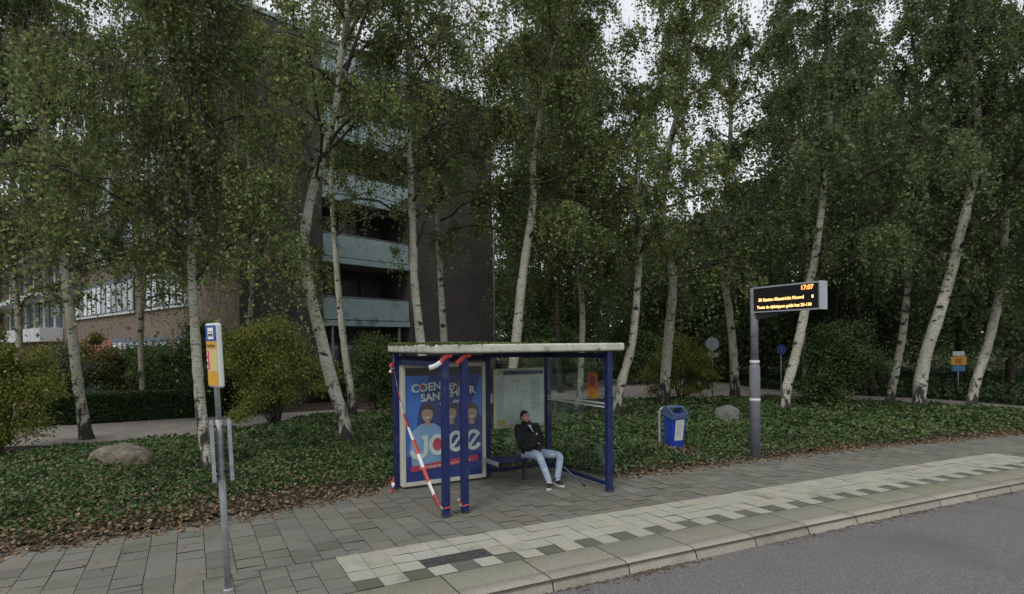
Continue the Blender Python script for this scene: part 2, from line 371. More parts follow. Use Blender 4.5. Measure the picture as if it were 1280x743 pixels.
G['ivy'] = leaf_mat('ivy_leaf', [(0, (.034, .066, .022)), (.5, (.076, .130, .042)), (.86, (.145, .205, .068)), (.96, (.24, .26, .09)), (1, (.28, .19, .09))], .45, .22, spec=.3)
G['litter'] = leaf_mat('dead_leaf', [(0, (.075, .055, .035)), (.5, (.19, .128, .078)), (.85, (.32, .225, .13)), (1, (.42, .34, .19))], .7, .15)

# ------------------------------------------------------------------ ground, road, pavement
def strip(name, ss, f0, f1, z, mat, kind='structure', cross=1, z1=None):
    n0 = np.array([f0(s) for s in ss]); n1 = np.array([f1(s) for s in ss]); v = []
    for j in range(cross + 1):
        k = j / cross
        for s, a, b in zip(ss, n0, n1): v.append(SN(s, a * (1 - k) + b * k, z * (1 - k) + (z if z1 is None else z1) * k)[:])
    m = len(ss); q = [(j * m + i, j * m + i + 1, (j + 1) * m + i + 1, (j + 1) * m + i) for j in range(cross) for i in range(m - 1)]
    return tag(np_obj(name, v, q, mat), kind=kind)
tag(np_obj('ground', [(-700, -500, -.16), (900, -500, -.16), (900, 1200, -.16), (-700, 1200, -.16)], [(0, 1, 2, 3)], M['soil']), kind='structure')
SS = list(np.arange(-60, 60.1, .5))
strip('road', SS, lambda s: -7 - .02 * s, lambda s: float(curve(s)) - 1.80, -.12, M['asphalt'])
strip('pavement_base', SS, lambda s: float(curve(s)) - 1.78, lambda s: far(s) + .5, -.012, M['joint'])
strip('forest_floor', SS, lambda s: far(s) + .35, lambda s: far(s) + 230, -.02, M['soil'])

v, q, col = [], [], []
def tile(s0, s1, t0, t1, c, z=0.0, g=.004, wob=.0025):
    if c[0] > .3: g = .0028
    i = len(v); dz = random.uniform(-wob, wob); tx, ty = random.uniform(-wob, wob), random.uniform(-wob, wob)
    for s, t, sx, sy in ((s0 + g, t0 + g, -1, -1), (s1 - g, t0 + g, 1, -1), (s1 - g, t1 - g, 1, 1), (s0 + g, t1 - g, -1, 1)):
        v.append(SN(s, float(curve(s)) + t, z + dz + tx * sx + ty * sy)[:])
    q.append((i, i + 1, i + 2, i + 3)); col.append(c)
def jit(c, a=.12):
    k = 1 + random.gauss(0, a); return (c[0] * k * (1 + random.gauss(0, .02)), c[1] * k, c[2] * k * (1 + random.gauss(0, .03)))
T = .275
GREY, LIGHT, DARK = (.172, .168, .142), (.36, .355, .295), (.12, .124, .10)
for i in range(-60, 130):
    s0 = 1.49 + i * T; s1 = s0 + T
    zone = 0 <= i < 51
    if zone:
        for r in range(4):
            c = LIGHT if r < 3 else (DARK if (i % 2 == 0) else LIGHT)
            if r == 2 and 3 <= i <= 5: continue
            tile(s0, s1, -T * (r + 1), -T * r, jit(c, .045))
    else:
        off = (i % 2) * .15
        for k in range(-1, 4):
            a, b = -1.1 + k * .3 + off, -1.1 + (k + 1) * .3 + off
            a = max(a, -1.1); b = min(b, 0)
            if b - a > .03: tile(s0, s1, a, b, jit(GREY, .075))
for i in range(-60, 130):
    s0 = 1.35 + i * .3; s1 = s0 + .3; off = (i % 2) * .15
    tmax = far(s0 + .15) + .18 - float(curve(s0))
    k = 0; a = 0.0; first = True
    while a < tmax:
        b = a + (.3 if not first or off == 0 else .15); first = False
        tile(s0, s1, a, b, jit(GREY, .075)); a = b
tag(np_obj('pavement', v, q, M['paving'], col=col), kind='structure')
# kerb: flat inner band + rounded stone, one metre pieces
v, q, col = [], [], []
for i in range(-40, 45):
    s0, s1 = i * 1.0 + .36, i * 1.0 + 1.36
    ci = jit((.215, .21, .165), .07); co_ = jit((.32, .295, .25), .09)
    n0 = 4
    prof1 = [(-1.10, -.004), (-1.115, .004), (-1.53, .002), (-1.54, -.01)]
    prof2 = [(-1.55, -.012), (-1.556, .004), (-1.70, .002), (-1.74, -.010), (-1.765, -.035), (-1.80, -.13)]
    for prof, c in ((prof1, ci), (prof2, co_)):
        m = 4; base = len(v); dn = random.uniform(-.004, .004)
        for j in range(m + 1):
            s = s0 + .007 + (s1 - s0 - .014) * j / m
            for t, z in prof: v.append(SN(s, float(curve(s)) + t + dn, z)[:])
        k = len(prof)
        for j in range(m):
            for p in range(k - 1):
                q.append((base + j * k + p, base + (j + 1) * k + p, base + (j + 1) * k + p + 1, base + j * k + p + 1)); col.append(c)
tag(np_obj('kerb', v, q, M['kerb'], col=col), kind='structure')

# the footpath behind the ivy
PN = [(-60, 590), (0, 560), (120, 556), (250, 545), (410, 520), (500, 513), (620, 506), (780, 500), (860, 499), (960, 497), (1080, 502), (1180, 508), (1280, 516), (1400, 528)]
PF = [(-60, 548), (0, 536), (120, 530), (240, 522), (410, 513), (500, 505), (620, 492), (780, 473), (870, 474), (960, 487), (1080, 495), (1180, 500), (1280, 508), (1400, 518)]
PNg = np.array([gnd(*p) for p in PN]); PFg = np.array([gnd(*p) for p in PF])
def path_near(x): return np.interp(x, PNg[:, 0], PNg[:, 1])
def path_far(x): return np.interp(x, PFg[:, 0], PFg[:, 1])
a = smooth_path(PNg, 120); b = smooth_path(PFg, 120)
v, q, col = [], [], []
for i in range(119):
    for j in range(14):
        c = jit((.30, .275, .245), .05); base = len(v)
        for (ii, jj) in ((i, j), (i + 1, j), (i + 1, j + 1), (i, j + 1)):
            p = a[ii] * (1 - jj / 14) + b[ii] * jj / 14; v.append((p[0], p[1], .0))
        q.append((base, base + 1, base + 2, base + 3)); col.append(c)
tag(np_obj('path', v, q, M['path'], col=col), kind='structure')

def snxy(x, y): return UU.x * x + UU.y * y, NN.x * x + NN.y * y
def bank_h(x, y):
    s, n = snxy(x, y); d = n - far(s); e = path_near(x) - y
    h = .16 * np.clip(d / 1.2, 0, 1) * np.clip(e / 3.5, 0, 1) + .16 * np.clip(snoise(x, y, .9, 3), -.6, 1) * np.clip(d / 1.5, 0, 1) * np.clip(e / 3, 0, 1)
    bare = np.exp(-(((x + 3.1) / .75) ** 2 + ((y - 9.6) / .6) ** 2)); return h * (1 - .8 * bare)
gx, gy = np.arange(-26, 34, .3), np.arange(6, 34, .3)
X, Y = np.meshgrid(gx, gy); s_, n_ = snxy(X, Y); ok = (n_ > far(s_) + .02) & (Y < path_near(X) + .1)
Z = bank_h(X, Y) - .05 * np.clip((n_ - far(s_)), 0, 1) + .004
idx = np.arange(X.size).reshape(X.shape); q = []
for i in range(X.shape[0] - 1):
    for j in range(X.shape[1] - 1):
        if ok[i, j] and ok[i + 1, j] and ok[i, j + 1] and ok[i + 1, j + 1]: q.append((idx[i, j], idx[i, j + 1], idx[i + 1, j + 1], idx[i + 1, j]))
tag(np_obj('planting_bed', np.stack([X.ravel(), Y.ravel(), Z.ravel()], 1), q, M['bank'], smooth=True), kind='structure')

def leaf_quads(c, size, up=.0, aspect=.62, rs=RS):
    """diamond leaves round the centres c; up = 1 lies flat, 0 random"""
    n = len(c); size = np.broadcast_to(size, (n,))[:, None]
    nr = rs.normal(size=(n, 3)); nr /= np.linalg.norm(nr, axis=1)[:, None]
    nr = nr * (1 - up) + np.array([0, 0, 1]) * up; nr /= np.linalg.norm(nr, axis=1)[:, None]
    t = rs.normal(size=(n, 3)); a = np.cross(nr, t); a /= np.linalg.norm(a, axis=1)[:, None]; b = np.cross(nr, a)
    v = np.empty((n, 4, 3)); v[:, 0] = c + a * size * .5; v[:, 1] = c + b * size * .5 * aspect + nr * size * .06
    v[:, 2] = c - a * size * .5; v[:, 3] = c - b * size * .5 * aspect + nr * size * .06
    return v.reshape(-1, 3), np.arange(n * 4).reshape(n, 4)

def scatter(nc, x0, x1, y0, y1, accept):
    x = RS.uniform(x0, x1, nc); y = RS.uniform(y0, y1, nc); k = accept(x, y); return x[k], y[k]
def ivy_ok(x, y):
    s, n = snxy(x, y); d = n - far(s); w = .25 + .22 * snoise(x, y, 2.3, 1) + np.where(s < 2.6, .42, .05)
    p = np.clip((d - w * .55) / (.30 + w), 0, 1) * np.clip(1.15 + .9 * snoise(x, y, 1.7, 12), .25, 1) * np.clip((path_near(x) - y + .12) / .3, 0, 1)
    bare = np.exp(-(((x + 3.15) / .8) ** 2 + ((y - 9.5) / .55) ** 2)) + .9 * np.exp(-(((x - 3.6) / .6) ** 2 + ((y - 13.2) / .45) ** 2))
    infront = (s > 3.0) & (s < 6.6) & (n < 10.2)
    return (RS.uniform(size=x.shape) < p - bare * 1.1) & ~infront & (np.abs(x / y) < 1.15)
cs, sz = [], []
for (ya, yb, dens, size) in ((5, 11, 1250, .054), (11, 15, 850, .066), (15, 20, 450, .088), (20, 33, 200, .13)):
    xa, xb = -yb * 1.15, yb * 1.15; x, y = scatter(int((xb - xa) * (yb - ya) * dens), xa, xb, ya, yb, ivy_ok)
    h = bank_h(x, y) + RS.uniform(0, 1, x.shape) ** 1.5 * (.06 + .09 * np.clip(snoise(x, y, 3, 9), 0, 1))
    cs.append(np.stack([x, y, h + .01], 1)); sz.append(size * RS.uniform(.6, 1.35, x.shape))
cs = np.concatenate(cs); sz = np.concatenate(sz); vv, qq = leaf_quads(cs, sz, .5, .85)
var = np.clip(RS.beta(2, 2.6, len(cs)) + .24 * snoise(cs[:, 0], cs[:, 1], 1.3, 4), 0, .97); var[RS.uniform(size=len(cs)) < .012] = 1
tag(np_obj('ivy', vv, qq, G['ivy'], var=var), 'low dark green ivy carpet covering the bank behind the pavement', 'ivy', kind='stuff')
def lit_ok(x, y):
    s, n = snxy(x, y); d = n - far(s); spread = np.where(s < 2.4, 1.0 + .4 * np.clip((2 - s) / 4, 0, 1), .20) * (1 + .5 * snoise(x, y, 2.1, 6))
    p = np.exp(-np.clip(d - .12, 0, 9) / np.maximum(spread, .05)) * (d > -.16 - .08 * snoise(x, y, 7, 2)); p = np.where(d < .02, p * .35, p)
    p = p + .9 * np.exp(-(((x - 3.6) / .6) ** 2 + ((y - 13.2) / .45) ** 2)) * (d > .2) + .035 * (d > .3) * np.where(s < 3, 1.6, 1)
    infront = (s > 2.9) & (s < 6.6) & (n < 10.2)
    return (RS.uniform(size=x.shape) < p) & ~infront & (y < path_near(x)) & (np.abs(x / y) < 1.15)
x, y = scatter(420000, -16, 25, 6, 22, lit_ok)
z = np.maximum(bank_h(x, y), 0) + RS.uniform(.008, .07, x.shape) * np.clip((snxy(x, y)[1] - far(snxy(x, y)[0])) * 2, .1, 1)
vv, qq = leaf_quads(np.stack([x, y, z], 1), .07 * RS.uniform(.5, 1.3, x.shape), .6, .7)
tag(np_obj('fallen_leaves', vv, qq, G['litter'], var=RS.beta(2, 2.5, len(x))), 'brown fallen leaves lying along the edge of the pavement', 'fallen leaves', kind='stuff')
# a few stray leaves on the paving
x, y = scatter(5200, -8, 20, 5, 16, lambda x, y: (lambda s, n: (n < far(s)) & (n > curve(s) - 1.7) & (RS.uniform(size=x.shape) < np.exp(-(far(s) - n) / .8) * .5 + .02))(*snxy(x, y)))
vv, qq = leaf_quads(np.stack([x, y, np.full(x.shape, .012)], 1), .045 * RS.uniform(.5, 1.2, x.shape), .93, .6)
tag(np_obj('stray_leaves', vv, qq, G['litter'], var=RS.beta(2, 2, len(x))), 'scattered dry leaves and twigs lying on the grey paving', 'fallen leaves', kind='stuff')
# gutter dirt along the kerb
ss = RS.uniform(-2, 22, 5000); tt = -1.80 - RS.exponential(.05, 5000); p = np.array([SN(s, float(curve(s)) + t, -.112)[:] for s, t in zip(ss, tt)])
p = p[RS.uniform(size=5000) < np.clip(.35 + .8 * snoise(p[:, 0], p[:, 1], 2, 5), 0, 1)]
vv, qq = leaf_quads(p, .036 * RS.uniform(.5, 1.3, len(p)), .85, .7)
tag(np_obj('gutter_debris', vv, qq, G['litter'], var=RS.beta(2, 4, len(p))), 'crumbs of dead leaf collected in the gutter under the kerb', 'fallen leaves', kind='stuff')
def und_ok(x, y):
    d = y - path_far(x); return (d > .2) & (x > -4) & (RS.uniform(size=x.shape) < np.clip(d / 1.0, 0, 1) * np.clip(1.0 + .7 * snoise(x, y, .8, 2), 0, 1)) & (np.abs(x / y) < 1.1)
x, y = scatter(150000, -4, 48, 19, 48, und_ok); h = RS.uniform(0, 1, x.shape) ** 1.3 * (.35 + .25 * snoise(x, y, 1.1, 8))
vv, qq = leaf_quads(np.stack([x, y, np.abs(h)], 1), .2 * RS.uniform(.6, 1.3, x.shape), .4, .7)
tag(np_obj('undergrowth', vv, qq, G['hedge'], var=RS.beta(2, 2, len(x))), 'low dark green undergrowth under the trees beyond the footpath', 'undergrowth', kind='stuff')

# ------------------------------------------------------------------ apartment building
# local x runs along the balcony front, local y along the long window wing
BO = Vector((-11.03, 24.0, 0)); BA = math.atan2(.749, .663)
bld = empty('apartment_building', BO, BA, 'dark brick apartment block with pale blue balconies behind the birches', 'building')
HB = 16.4
m = MB()
m.box(0, 3.74, 0, 12, 0, HB); m.box(8.64, 14.95, 0, 12, 0, HB); m.box(3.75, 8.63, 2.2, 12, 0, HB)
m.build('wall', M['brick'], bld)
MB().box(-.12, 15.07, -.12, 12.1, HB, HB + .22, .02).build('parapet', M['teal'], bld)
m = MB(); m.box(.03, 12, 12, 56, 2.95, 15.2); m.box(.005, 3, 12 - .001, 12.4, 2.95, 15.2); m.build('wing_wall', M['brick2'], bld)
MB().box(.02, 12, 12.05, 56, 0, 2.95).build('ground_floor_wall', M['brick3'], bld)
MB().box(-.012, 0, .0, 12, 0, 15.4).build('side_wall', M['brick2'], bld)
MB().box(-.45, 12.2, 12.02, 56.3, 15.2, 15.5, .02).build('wing_roof', M['bwhite'], bld)
for k in range(5):
    zt = 4.7 + 2.9 * k
    b = MB().box(3.76, 8.62, -.06, .02, zt - 1.0, zt, .01).build('balcony', M['teal'], bld)
    MB().box(3.72, 8.66, -.09, .03, zt - 1.30, zt - 1.04, .01).build('balcony_lip', M['teal'], b)
    MB().box(3.76, 8.62, .03, 2.15, zt - 1.30, zt - 1.12).build('balcony_floor', M['concrete'], b)
    MB().tube([(3.76, -.02, zt + .06), (8.62, -.02, zt + .06)], .02, 6).build('handrail', M['galv'], b)
    for x0, x1 in ((4.0, 5.6), (5.8, 7.0), (7.2, 8.4)):
        wd = MB().box(x0, x1, 2.1, 2.19, zt - 1.05, zt + 1.15).build('window', M['frame'], bld)
        MB().box(x0 + .08, x1 - .08, 2.085, 2.095, zt - .97, zt + 1.07).build('pane', M['pane'], wd)
for x0 in (4.2, 8.0): MB().box(x0, x0 + .1, 0, .1, 0, 3.39).build('balcony_column', M['galv'], bld)
for x0, x1 in ((3.9, 5.9), (6.2, 8.4)):
    wd = MB().box(x0, x1, 2.1, 2.19, .1, 2.6).build('entrance_door', M['frame'], bld)
    MB().box(x0 + .1, x1 - .1, 2.085, 2.095, .4, 2.5).build('pane', M['pane'], wd)
# rows of windows in the long wing wall
def win_band(y0, y1, zs, h, n, light):
    sill = MB().box(-.12, .0, y0 - .1, y1 + .1, zs - .12, zs, .01).build('sill', M['bwhite'], bld)
    MB().box(-.05, .0, y0 - .1, y1 + .1, zs + h + .002, zs + h + .16).build('lintel', M['frame'], bld)
    wd = (y1 - y0) / n
    for i in range(n):
        a, b = y0 + i * wd + .03, y0 + (i + 1) * wd - .03
        f = MB().box(-.05, -.013, a, b, zs + .004, zs + h).build('window', M['frame'], bld)
        MB().box(-.062, -.051, a + .12, b - .12, zs + .10, zs + h - .10).build('pane', M['blind'] if random.random() < light else M['pane'], f)
for k, zs in enumerate((4.5, 7.65, 10.8, 13.6)):
    h = 1.85 if k < 3 else 1.3
    win_band(5.0, 11.9, zs, h, 8, .7); win_band(13.0, 27.5, zs, h, 14, .35)
win_band(5.2, 6.8, .9, 2.0, 2, .2); win_band(8.0, 17, 1.4, 1.45, 9, .4)
for z0, z1 in ((2.95, 3.95), (6.2, 6.6), (9.2, 9.6), (12.3, 12.7)):
    MB().box(-1.4, .0, 29, 51, z0, z1, .02).build('balcony', M['bwhite'], bld)
for k in range(12):
    y0 = 29.5 + k * 1.8
    MB().box(-.08, .028, y0, y0 + .18, 3.96, 6.19).build('mullion', M['blind' if k % 2 else 'frame'], bld)
    MB().box(-.08, .028, y0, y0 + .18, 6.61, 9.19).build('mullion', M['blind' if k % 2 else 'frame'], bld)
    f = MB().box(-.04, .025, y0 + .25, y0 + 1.5, 4.0, 6.1).build('window', M['frame'], bld)
    MB().box(-.05, -.041, y0 + .35, y0 + 1.4, 4.1, 6.0).build('pane', M['pane'], f)
MB().tube([(15.02, -.07, 0), (15.02, -.07, HB - .1)], .05, 8).build('downpipe', M['galv'], bld)
MB().tube([(8.75, -.06, 0), (8.75, -.06, HB - .1)], .04, 8).build('downpipe', M['galv'], bld)

# ------------------------------------------------------------------ trees
def tube_np(path, rad, n=8):
    path = np.asarray(path); rad = np.asarray(rad); d = np.gradient(path, axis=0); d /= np.linalg.norm(d, axis=1)[:, None] + 1e-9
    ref = np.array([.9, .3, .1]); a = np.cross(d, ref); a /= np.linalg.norm(a, axis=1)[:, None]; b = np.cross(d, a)
    th = np.arange(n) * 2 * np.pi / n
    v = path[:, None, :] + rad[:, None, None] * (np.cos(th)[None, :, None] * a[:, None, :] + np.sin(th)[None, :, None] * b[:, None, :])
    m = len(path); q = np.array([(i * n + k, i * n + (k + 1) % n, (i + 1) * n + (k + 1) % n, (i + 1) * n + k) for i in range(m - 1) for k in range(n)])
    return v.reshape(-1, 3), q
def merge(parts):
    V, Q, o = [], [], 0
    for v_, q_ in parts: V.append(v_); Q.append(q_ + o); o += len(v_)
    return np.concatenate(V), np.concatenate(Q)
def twig_prisms(p0, p1, p2, w):
    """very thin three-point twigs as flat crossing ribbons"""
    d = p2 - p0; s = np.cross(d, RS.normal(size=d.shape)); s /= np.linalg.norm(s, axis=1)[:, None] + 1e-9; s *= w
    n = len(p0); v = np.stack([p0 - s, p0 + s, p1 - s, p1 + s, p2 - s * .3, p2 + s * .3], 1).reshape(-1, 3)
    i = np.arange(n)[:, None] * 6; q = np.concatenate([i + [0, 1, 3, 2], i + [2, 3, 5, 4]]); return v, q

def birch(px, py, path_px, r0, label, crown_z=(5, 15), rad=2.6, nleaf=22000, lsize=.07, weep=1.0, bias=(0, 0), leafm='birch', bark='birch', group='birch trees', limb_z=None, extra=None, seed=0, lean=0, hug=3):
    rs = np.random.RandomState(seed + int(px) + 2000)
    bx, bz = gnd(px, py); root = empty('birch_tree', (bx, bz, 0), 0, label, 'birch tree', group)
    pts = [(0, 0, -.1)]
    for (x, y) in path_px:
        zz = zat(x, y, bz); pts.append((P(x, bz) - bx, lean * zz * .1, zz))
    pts = np.array(pts); crown_z = (crown_z[0], max(crown_z[1], 4.2 + .58 * bz)); ztop = crown_z[1]; nleaf = int(nleaf * 1.6)
    if pts[-1, 2] < ztop - 1:
        d = pts[-1] - pts[-2]; d = d / max(d[2], .3)
        pts = np.vstack([pts, pts[-1] + np.array([d[0] * .5, .1, 1]) * (ztop - pts[-1, 2]) * .5, pts[-1] + np.array([d[0] * .5, .2, 1]) * (ztop - pts[-1, 2])])
    tp = smooth_path(pts, 60); hfrac = np.clip(tp[:, 2] / ztop, 0, 1)
    tr = r0 * (1 - .86 * hfrac ** 1.1) * (1 + .5 * np.exp(-np.clip(tp[:, 2], 0, 9) / .25)) * (1 + .05 * rs.normal(size=60))
    np_obj('trunk', *tube_np(tp, np.maximum(tr, .012), 12), M[bark], root, smooth=True)
    zl0 = limb_z if limb_z else crown_z[0] * .8 + .6
    tubes, tips = [], []
    nl = 24
    for i in range(nl):
        f = (i + rs.uniform()) / nl; zz = zl0 + (ztop - .4 - zl0) * f
        o = np.array([np.interp(zz, tp[:, 2], tp[:, k]) for k in (0, 1, 2)])
        az = i * 2.4 + rs.uniform(-.5, .5); L = rad * (1.15 - .7 * f) * rs.uniform(.45, 1.35)
        t = np.linspace(0, 1, 9)[:, None]; h = np.array([math.cos(az), math.sin(az), 0]) + np.array([bias[0], bias[1], 0]) * .5
        wig = np.cumsum(rs.normal(size=(9, 3)) * .06 * L * .4, axis=0); wig[0] = 0
        path = o + h * t * L + np.array([0, 0, 1]) * (L * (.95 * t - .75 * t ** 2)) * rs.uniform(.5, 1.3) + wig
        rr = np.interp(zz, tp[:, 2], tr) * .42
        tubes.append(tube_np(path, np.linspace(max(rr, .02), .008, 9), 6)); tips.append(path)
        for j in range(3):
            k = rs.randint(3, 8); az2 = az + rs.uniform(-1.3, 1.3); l2 = L * rs.uniform(.25, .5)
            t2 = np.linspace(0, 1, 6)[:, None]; h2 = np.array([math.cos(az2), math.sin(az2), 0])
            p2 = path[k] + h2 * t2 * l2 + np.array([0, 0, 1]) * l2 * (.5 * t2 - .9 * t2 ** 2) + np.cumsum(rs.normal(size=(6, 3)) * .03, axis=0)
            tubes.append(tube_np(p2, np.linspace(.016, .005, 6), 4)); tips.append(p2)
    up_ = tp[tp[:, 2] > crown_z[0] + .8]
    for k in range(hug): tips.append(up_ + rs.normal(size=up_.shape) * .12)
    if extra:
        for e in extra:
            p = smooth_path([(P(x, bz) - bx, dy, zat(x, y, bz)) for x, y, dy in e[0]], 24); tubes.append(tube_np(p, np.linspace(e[1], .012, 24), 8)); tips.append(p[12:]); tips.append(p[6:])
    np_obj('branches', *merge(tubes), M['limb'], root, smooth=True)
    # weeping twigs from random points of the limbs
    ng = int(nleaf / 16 / 5); ntw = ng * 5; allp = [tips[i] for i in rs.randint(0, len(tips), ng)]
    u = rs.uniform(.12, 1, ng)
    g0 = np.array([a_[min(int(k * (len(a_) - 1)), len(a_) - 2)] * (1 - (k * (len(a_) - 1)) % 1) + a_[min(int(k * (len(a_) - 1)) + 1, len(a_) - 1)] * ((k * (len(a_) - 1)) % 1) for a_, k in zip(allp, u)])
    gd = rs.normal(size=(ng, 3)); gd[:, 2] = rs.uniform(-.1, .6, ng); gd /= np.linalg.norm(gd, axis=1)[:, None]; gl = rs.gamma(3.2, .30, ng) * (.75 + .5 * weep)
    p0 = np.repeat(g0, 5, 0) + rs.normal(size=(ntw, 3)) * .05; hd = np.repeat(gd, 5, 0) + rs.normal(size=(ntw, 3)) * .33; hd /= np.linalg.norm(hd, axis=1)[:, None]
    L = np.repeat(gl, 5) * rs.uniform(.6, 1.25, ntw); dn = np.array([0, 0, -1])
    p1 = p0 + hd * (np.minimum(L, 1.1) * .48)[:, None]; p2 = p1 + hd * (L * .10)[:, None] + dn * (L * weep)[:, None] + rs.normal(size=(ntw, 3)) * .06
    low = p2[:, 2] < crown_z[0]; f_ = np.clip((p2[:, 2] - (crown_z[0] - .9)) / .9, 0, 1); keep = rs.uniform(size=ntw) < np.where(low, f_, 1)
    p0, p1, p2 = p0[keep], p1[keep], p2[keep]; ntw = len(p0)
    per = max(int(nleaf / max(ntw, 1)), 3); t = rs.uniform(.15, 1.05, (ntw, per, 1))
    c = (1 - t) ** 2 * p0[:, None] + 2 * t * (1 - t) * p1[:, None] + t ** 2 * p2[:, None] + rs.normal(size=(ntw, per, 3)) * .045
    c = c.reshape(-1, 3); v1, q1 = leaf_quads(c, 1.15 * lsize * rs.uniform(.6, 1.3, len(c)), 0, .72, rs)
    v2, q2 = twig_prisms(p0, p1, p2, .0035); vv, qq = merge([(v1, q1), (v2, q2)])
    clump = np.repeat(np.repeat(rs.normal(0, .15, ng), 5)[keep], per); var = np.clip(rs.beta(2.2, 2.6, len(c)) + clump, 0, .97); var[rs.uniform(size=len(c)) < .008] = 1
    var = np.concatenate([var, np.zeros(len(q2))]); mi = np.concatenate([np.zeros(len(q1)), np.ones(len(q2))])
    np_obj('crown', vv, qq, [G[leafm], M['limb']], root, var=var, mi=mi)
    return root

birch(-70, 560, [(-75, 400), (-60, 200), (-50, 0)], .15, 'birch at the left edge whose crown hangs into the upper left corner', (3.4, 14), 3.0, 13000, .075)
birch(108, 549, [(97, 480), (90, 410), (82, 340), (72, 270), (63, 200), (53, 90), (46, 0)], .14, 'leaning birch behind the broad boulder, leftmost white trunk', (3.0, 14.5), 3.0, 32000, .078, limb_z=4.5, hug=12)
birch(262, 600, [(252, 530), (246, 450), (241, 350), (238, 250), (236, 190), (232, 100), (228, 20)], .10, 'birch standing right behind the bus stop pole with foliage hanging low', (2.3, 11.5), 2.4, 40000, .062, hug=22, bias=(-.5, 0), limb_z=3.6)
birch(180, 520, [(176, 420), (184, 300), (190, 150), (200, 20)], .11, 'thin birch behind the clipped hedge in front of the window wing', (4.2, 15), 3.0, 17000, .088, leafm='birch', bark='birch2')
birch(20, 536, [(24, 420), (16, 300), (20, 150), (28, 10)], .11, 'slender birch beside the footpath at the left end of the hedge', (3.6, 15), 2.6, 10000, .085, bark='birch2')
birch(318, 516, [(312, 430), (318, 300), (310, 170), (300, 30)], .11, 'thin birch against the dark brick wall behind the big yellow-green shrub', (4.5, 17), 2.8, 24000, .085, bark='birch2')
birch(428, 560, [(430, 530), (415, 480), (401, 420), (389, 370), (381, 320), (384, 280), (392, 240), (403, 205), (415, 165), (425, 120), (428, 80), (436, 30), (440, -20)], .155, 'bent white birch just left of the shelter with a curved lower trunk', (7.0, 14.5), 3.0, 17000, .07, seed=3,
      extra=[([(403, 205, 0), (430, 165, -.2), (470, 140, -.4), (520, 120, -.6), (560, 118, -.8)], .05), ([(392, 200, 0), (372, 150, .2), (352, 90, .3), (330, 30, .5)], .05), ([(425, 120, 0), (450, 60, -.2), (480, -10, -.4)], .07)])
birch(441, 523, [(438, 490), (431, 440), (425, 380), (420, 310), (417, 260), (416, 220), (424, 150), (432, 60)], .13, 'slim straight birch close behind the bent birch left of the shelter', (6.8, 15), 2.6, 8000, .08)
birch(534, 546, [(530, 470), (522, 390), (518, 340), (518, 300), (516, 250), (515, 200), (512, 150), (514, 80), (516, 10)], .14, 'tall straight birch behind the left half of the shelter roof', (6.2, 14.5), 2.8, 16000, .07, seed=1,
      extra=[([(521, 310, 0), (538, 270, -.3), (560, 230, -.5), (566, 190, -.6)], .05), ([(518, 180, 0), (545, 160, .3), (590, 150, .5)], .04)])
birch(560, 532, [(555, 425), (552, 370), (550, 310), (548, 260), (547, 170), (552, 80)], .125, 'thin birch behind the shelter in front of the dark brick end wall', (6.8, 14.5), 2.5, 9500, .078)
birch(636, 540, [(640, 470), (646, 420), (652, 360), (661, 300), (668, 250), (668, 200), (677, 150), (684, 100), (697, 50), (712, 0)], .155, 'white birch rising behind the timetable board', (5.0, 15), 3.2, 34000, .078, seed=2)
birch(722, 520, [(727, 440), (728, 380), (720, 310), (711, 255), (704, 225), (700, 150)], .115, 'thin birch seen through the glass side of the shelter', (3.5, 14), 2.8, 26000, .09, leafm='birch')
birch(768, 525, [(776, 480), (788, 440), (794, 400), (798, 350), (801, 290), (797, 250), (803, 180), (818, 130), (842, 80)], .145, 'leaning birch just right of the shelter with a dark forked top', (3.2, 12.5), 2.6, 20000, .082, limb_z=4.2)
birch(828, 508, [(833, 450), (838, 400), (842, 350), (836, 300), (829, 254), (841, 174), (852, 134), (858, 90), (868, 40)], .21, 'thick birch with a black base behind the litter bin', (2.7, 14), 2.9, 11000, .10, limb_z=5)
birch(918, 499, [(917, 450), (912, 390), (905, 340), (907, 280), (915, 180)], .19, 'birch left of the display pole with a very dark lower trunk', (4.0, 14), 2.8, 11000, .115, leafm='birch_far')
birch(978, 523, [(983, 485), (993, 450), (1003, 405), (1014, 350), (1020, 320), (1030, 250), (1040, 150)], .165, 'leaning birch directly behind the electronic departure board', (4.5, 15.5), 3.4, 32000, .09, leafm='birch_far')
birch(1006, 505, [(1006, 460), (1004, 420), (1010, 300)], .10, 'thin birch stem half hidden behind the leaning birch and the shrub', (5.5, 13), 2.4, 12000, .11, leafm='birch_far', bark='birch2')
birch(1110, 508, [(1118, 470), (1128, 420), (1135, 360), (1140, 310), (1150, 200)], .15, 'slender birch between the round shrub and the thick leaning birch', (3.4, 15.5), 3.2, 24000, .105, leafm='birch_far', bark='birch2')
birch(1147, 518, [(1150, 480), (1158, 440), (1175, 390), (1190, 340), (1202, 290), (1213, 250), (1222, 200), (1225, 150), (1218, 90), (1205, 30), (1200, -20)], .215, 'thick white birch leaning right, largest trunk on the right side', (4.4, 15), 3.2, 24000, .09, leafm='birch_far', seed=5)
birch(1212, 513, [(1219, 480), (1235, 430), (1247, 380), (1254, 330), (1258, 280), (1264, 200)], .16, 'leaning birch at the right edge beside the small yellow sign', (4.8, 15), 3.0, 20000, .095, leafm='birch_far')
birch(1330, 520, [(1335, 400), (1330, 250), (1320, 100)], .18, 'birch beyond the right edge whose crown hangs into the picture', (5, 15), 3.2, 14000, .10, leafm='birch_far')

